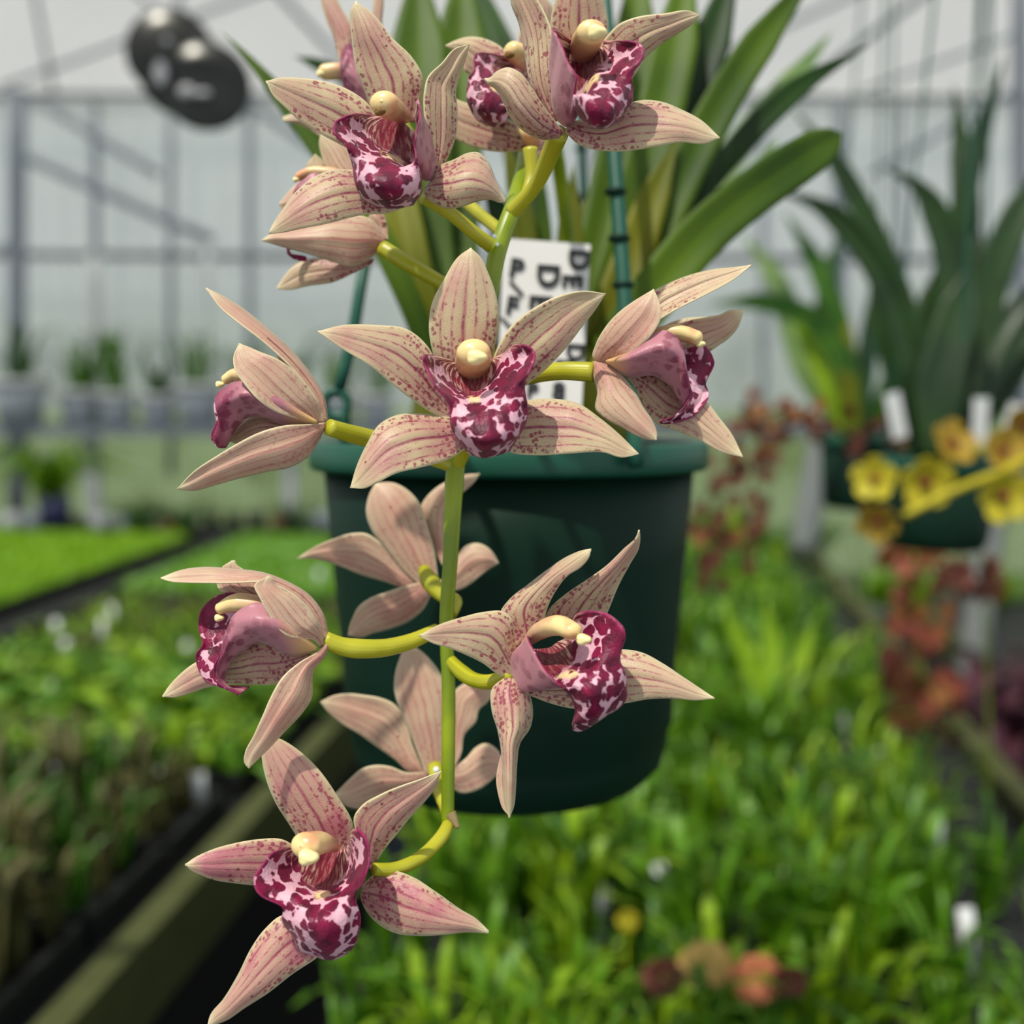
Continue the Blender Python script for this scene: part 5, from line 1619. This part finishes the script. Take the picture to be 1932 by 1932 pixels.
# orange and plum plants on the lower bench
zb = .62
for i, (px, py0, py1, nn, cols, lb) in enumerate(((1740, 1040, 1190, 26, ('orange', 'salmon'), 'tall orange blossoming orchid behind the grey pole, beyond the rail'), (1745, 1210, 1390, 34, ('salmon', 'orange', 'rust'), 'salmon and orange blossoming orchid just left of the grey pole'), (1870, 1040, 1110, 12, ('orange', 'rust'), 'orange blossoms right of the grey pole near the frame edge'))):
    d = 1.75 - .2 * i
    base = P(px, py1, d)
    o = Vector((base.x, base.y, zb))
    e = empty('orange_orchid', o, label=lb, category='orchid')
    top = P(px - 15, py0, d)
    v_, f_, u_ = tube([o, (o + top) / 2 + Vector((.02, 0, 0)), top], [.004, .002], 6)
    link('flower_stem', v_, f_, [M['stem']], e, o, u_)
    for q in range(nn):
        f_t = rb.random()
        c_ = base.lerp(top, f_t) + Vector((rb.uniform(-.05, .05), rb.uniform(-.03, .03), rb.uniform(-.01, .01)))
        ob = bpy.data.objects.new('blossom', star_m[cols[rb.randrange(len(cols))]])
        COL.objects.link(ob)
        ob.parent = e
        ob.location = c_ - o
        ob.rotation_euler = (rb.uniform(-.7, .7), rb.uniform(0, 6), rb.uniform(-.8, .8))
        ob.scale = (1.7,) * 3
    tf = tuft(10, .16, .012, .02, .6, 900 + i)
    ob = link('leaves', [q_ + o for q_ in tf[0]], tf[1], [M['seed_d']], e, o, tf[2])
for i, (px, py, sc_) in enumerate(((1890, 1400, 1.2), (1925, 1330, 1.0), (1900, 1560, 1.1))):
    a = G(px, py + 70, zb)
    place('plum_plant', proto('plum_plant', tuft(40, .22, .02, .06, .8, 60 + i, 6, .6), M['plum']), Vector((a.x, a.y, zb)), i, sc_, 'dark plum leaved plant beyond the rail, %s' % ('nearest the grey pole foot', 'behind the other plum plants', 'lowest near the frame edge')[i], 'plant')
for i, (px, py) in enumerate(((1650, 1120), (1720, 1125), (1890, 1120))):
    a = G(px, py + 20, zb)
    place('green_clump', proto('green_clump', tuft(40, .12, .008, .10, .5, 70 + i, 5), M['turf']), a, i, 1.2, 'low bright green clump on the lower right bench, %s' % ('left end', 'middle', 'right of the grey pole')[i], 'plant')
a = P(1745, 1212, 1.6)
for (px, py, lb) in ((1740, 1215, 'white'),):
    pass
for i, (px, py) in enumerate(((1690, 770), (1848, 780), (1905, 790))):
    c_ = P(px, py + 30, .98)
    q = link('plant_label', *box(c_ + Vector((0, 0, .008)), (.015, .001, .045), Matrix.Rotation(.25 * (i - 1), 3, 'Y')), [M['white']], None, c_, None, None, False, label='white plant label in the hanging pots, %s' % ('above the rusty blossoms', 'between leaves and yellow blooms', 'at the frame edge above the yellow blooms')[i], category='label')

# pale poles
for i, (x0, y0, x1, y1, d, wp, mt, lb) in enumerate(((1512, 1040, 1562, 775, 3.3, 52, 'pole', 'pale pole standing beyond the right bench between the rusty sprays and dark pots'), (1828, 1290, 1880, 900, 2.75, 54, 'pole', 'grey pole standing under the yellow blooms'))):
    a, b = P(x0, y0, d), P(x1, y1, d)
    v_, f_, u_ = tube([a, (a + b) / 2, b], [wp * d / FPX / 2] * 2, 14)
    link('support_pole', v_, f_, [M[mt]], None, a, u_, label=lb, category='pole')

# ================================================================ dark round spinner at the upper left
dd = 1.5
dc = P(355, 130, dd)
e = empty('hanging_spinner', dc + Vector((0, 0, .12)), label='dark round metal spinner of two overlapping discs hanging at the upper left', category='ornament')
for (x, y, rp, ang) in ((318, 94, 82, -.5), (388, 160, 84, .35)):
    c_ = P(x, y, dd)
    rot = Matrix.Rotation(math.radians(84), 3, 'X') @ Matrix.Rotation(0.12, 3, 'Y')
    r = rp * dd / FPX
    link('disc', *lathe(c_, [(0, .004), (r * .5, .003), (r * .96, -.004), (r, -.006), (r * .97, -.007), (r * .5, -.001), (0, 0)], 48, rot), [M['disc']], e, e.location)
v_, f_ = [], []
a0, a1 = P(262, 150, dd + .003), P(330, 228, dd + .003)
link('disc', *lathe(P(345, 134, dd + .006), [(0, .003), (82 * dd / FPX, .002), (84 * dd / FPX, -.002), (0, -.002)], 40, Matrix.Rotation(math.radians(84), 3, 'X')), [M['disc']], e, e.location)
for (x, y, rx, ry) in ((303, 138, 13, 24), (352, 172, 16, 12), (316, 78, 8, 7), (382, 176, 16, 7)):  # pale blobs shaped as the bright reflections on the dark discs
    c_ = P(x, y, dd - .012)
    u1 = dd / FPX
    link('painted_glint', *ball(c_, (rx * u1, .004, ry * u1), 16, 10), [M['discb']], e, e.location, label='pale blob standing in for a reflection on the disc')
v_, f_, u_ = tube([P(345, 30, dd), P(338, -150, dd), P(335, -400, dd)], [.0015, .0015], 6)
link('wire', v_, f_, [M['darksteel']], e, e.location)
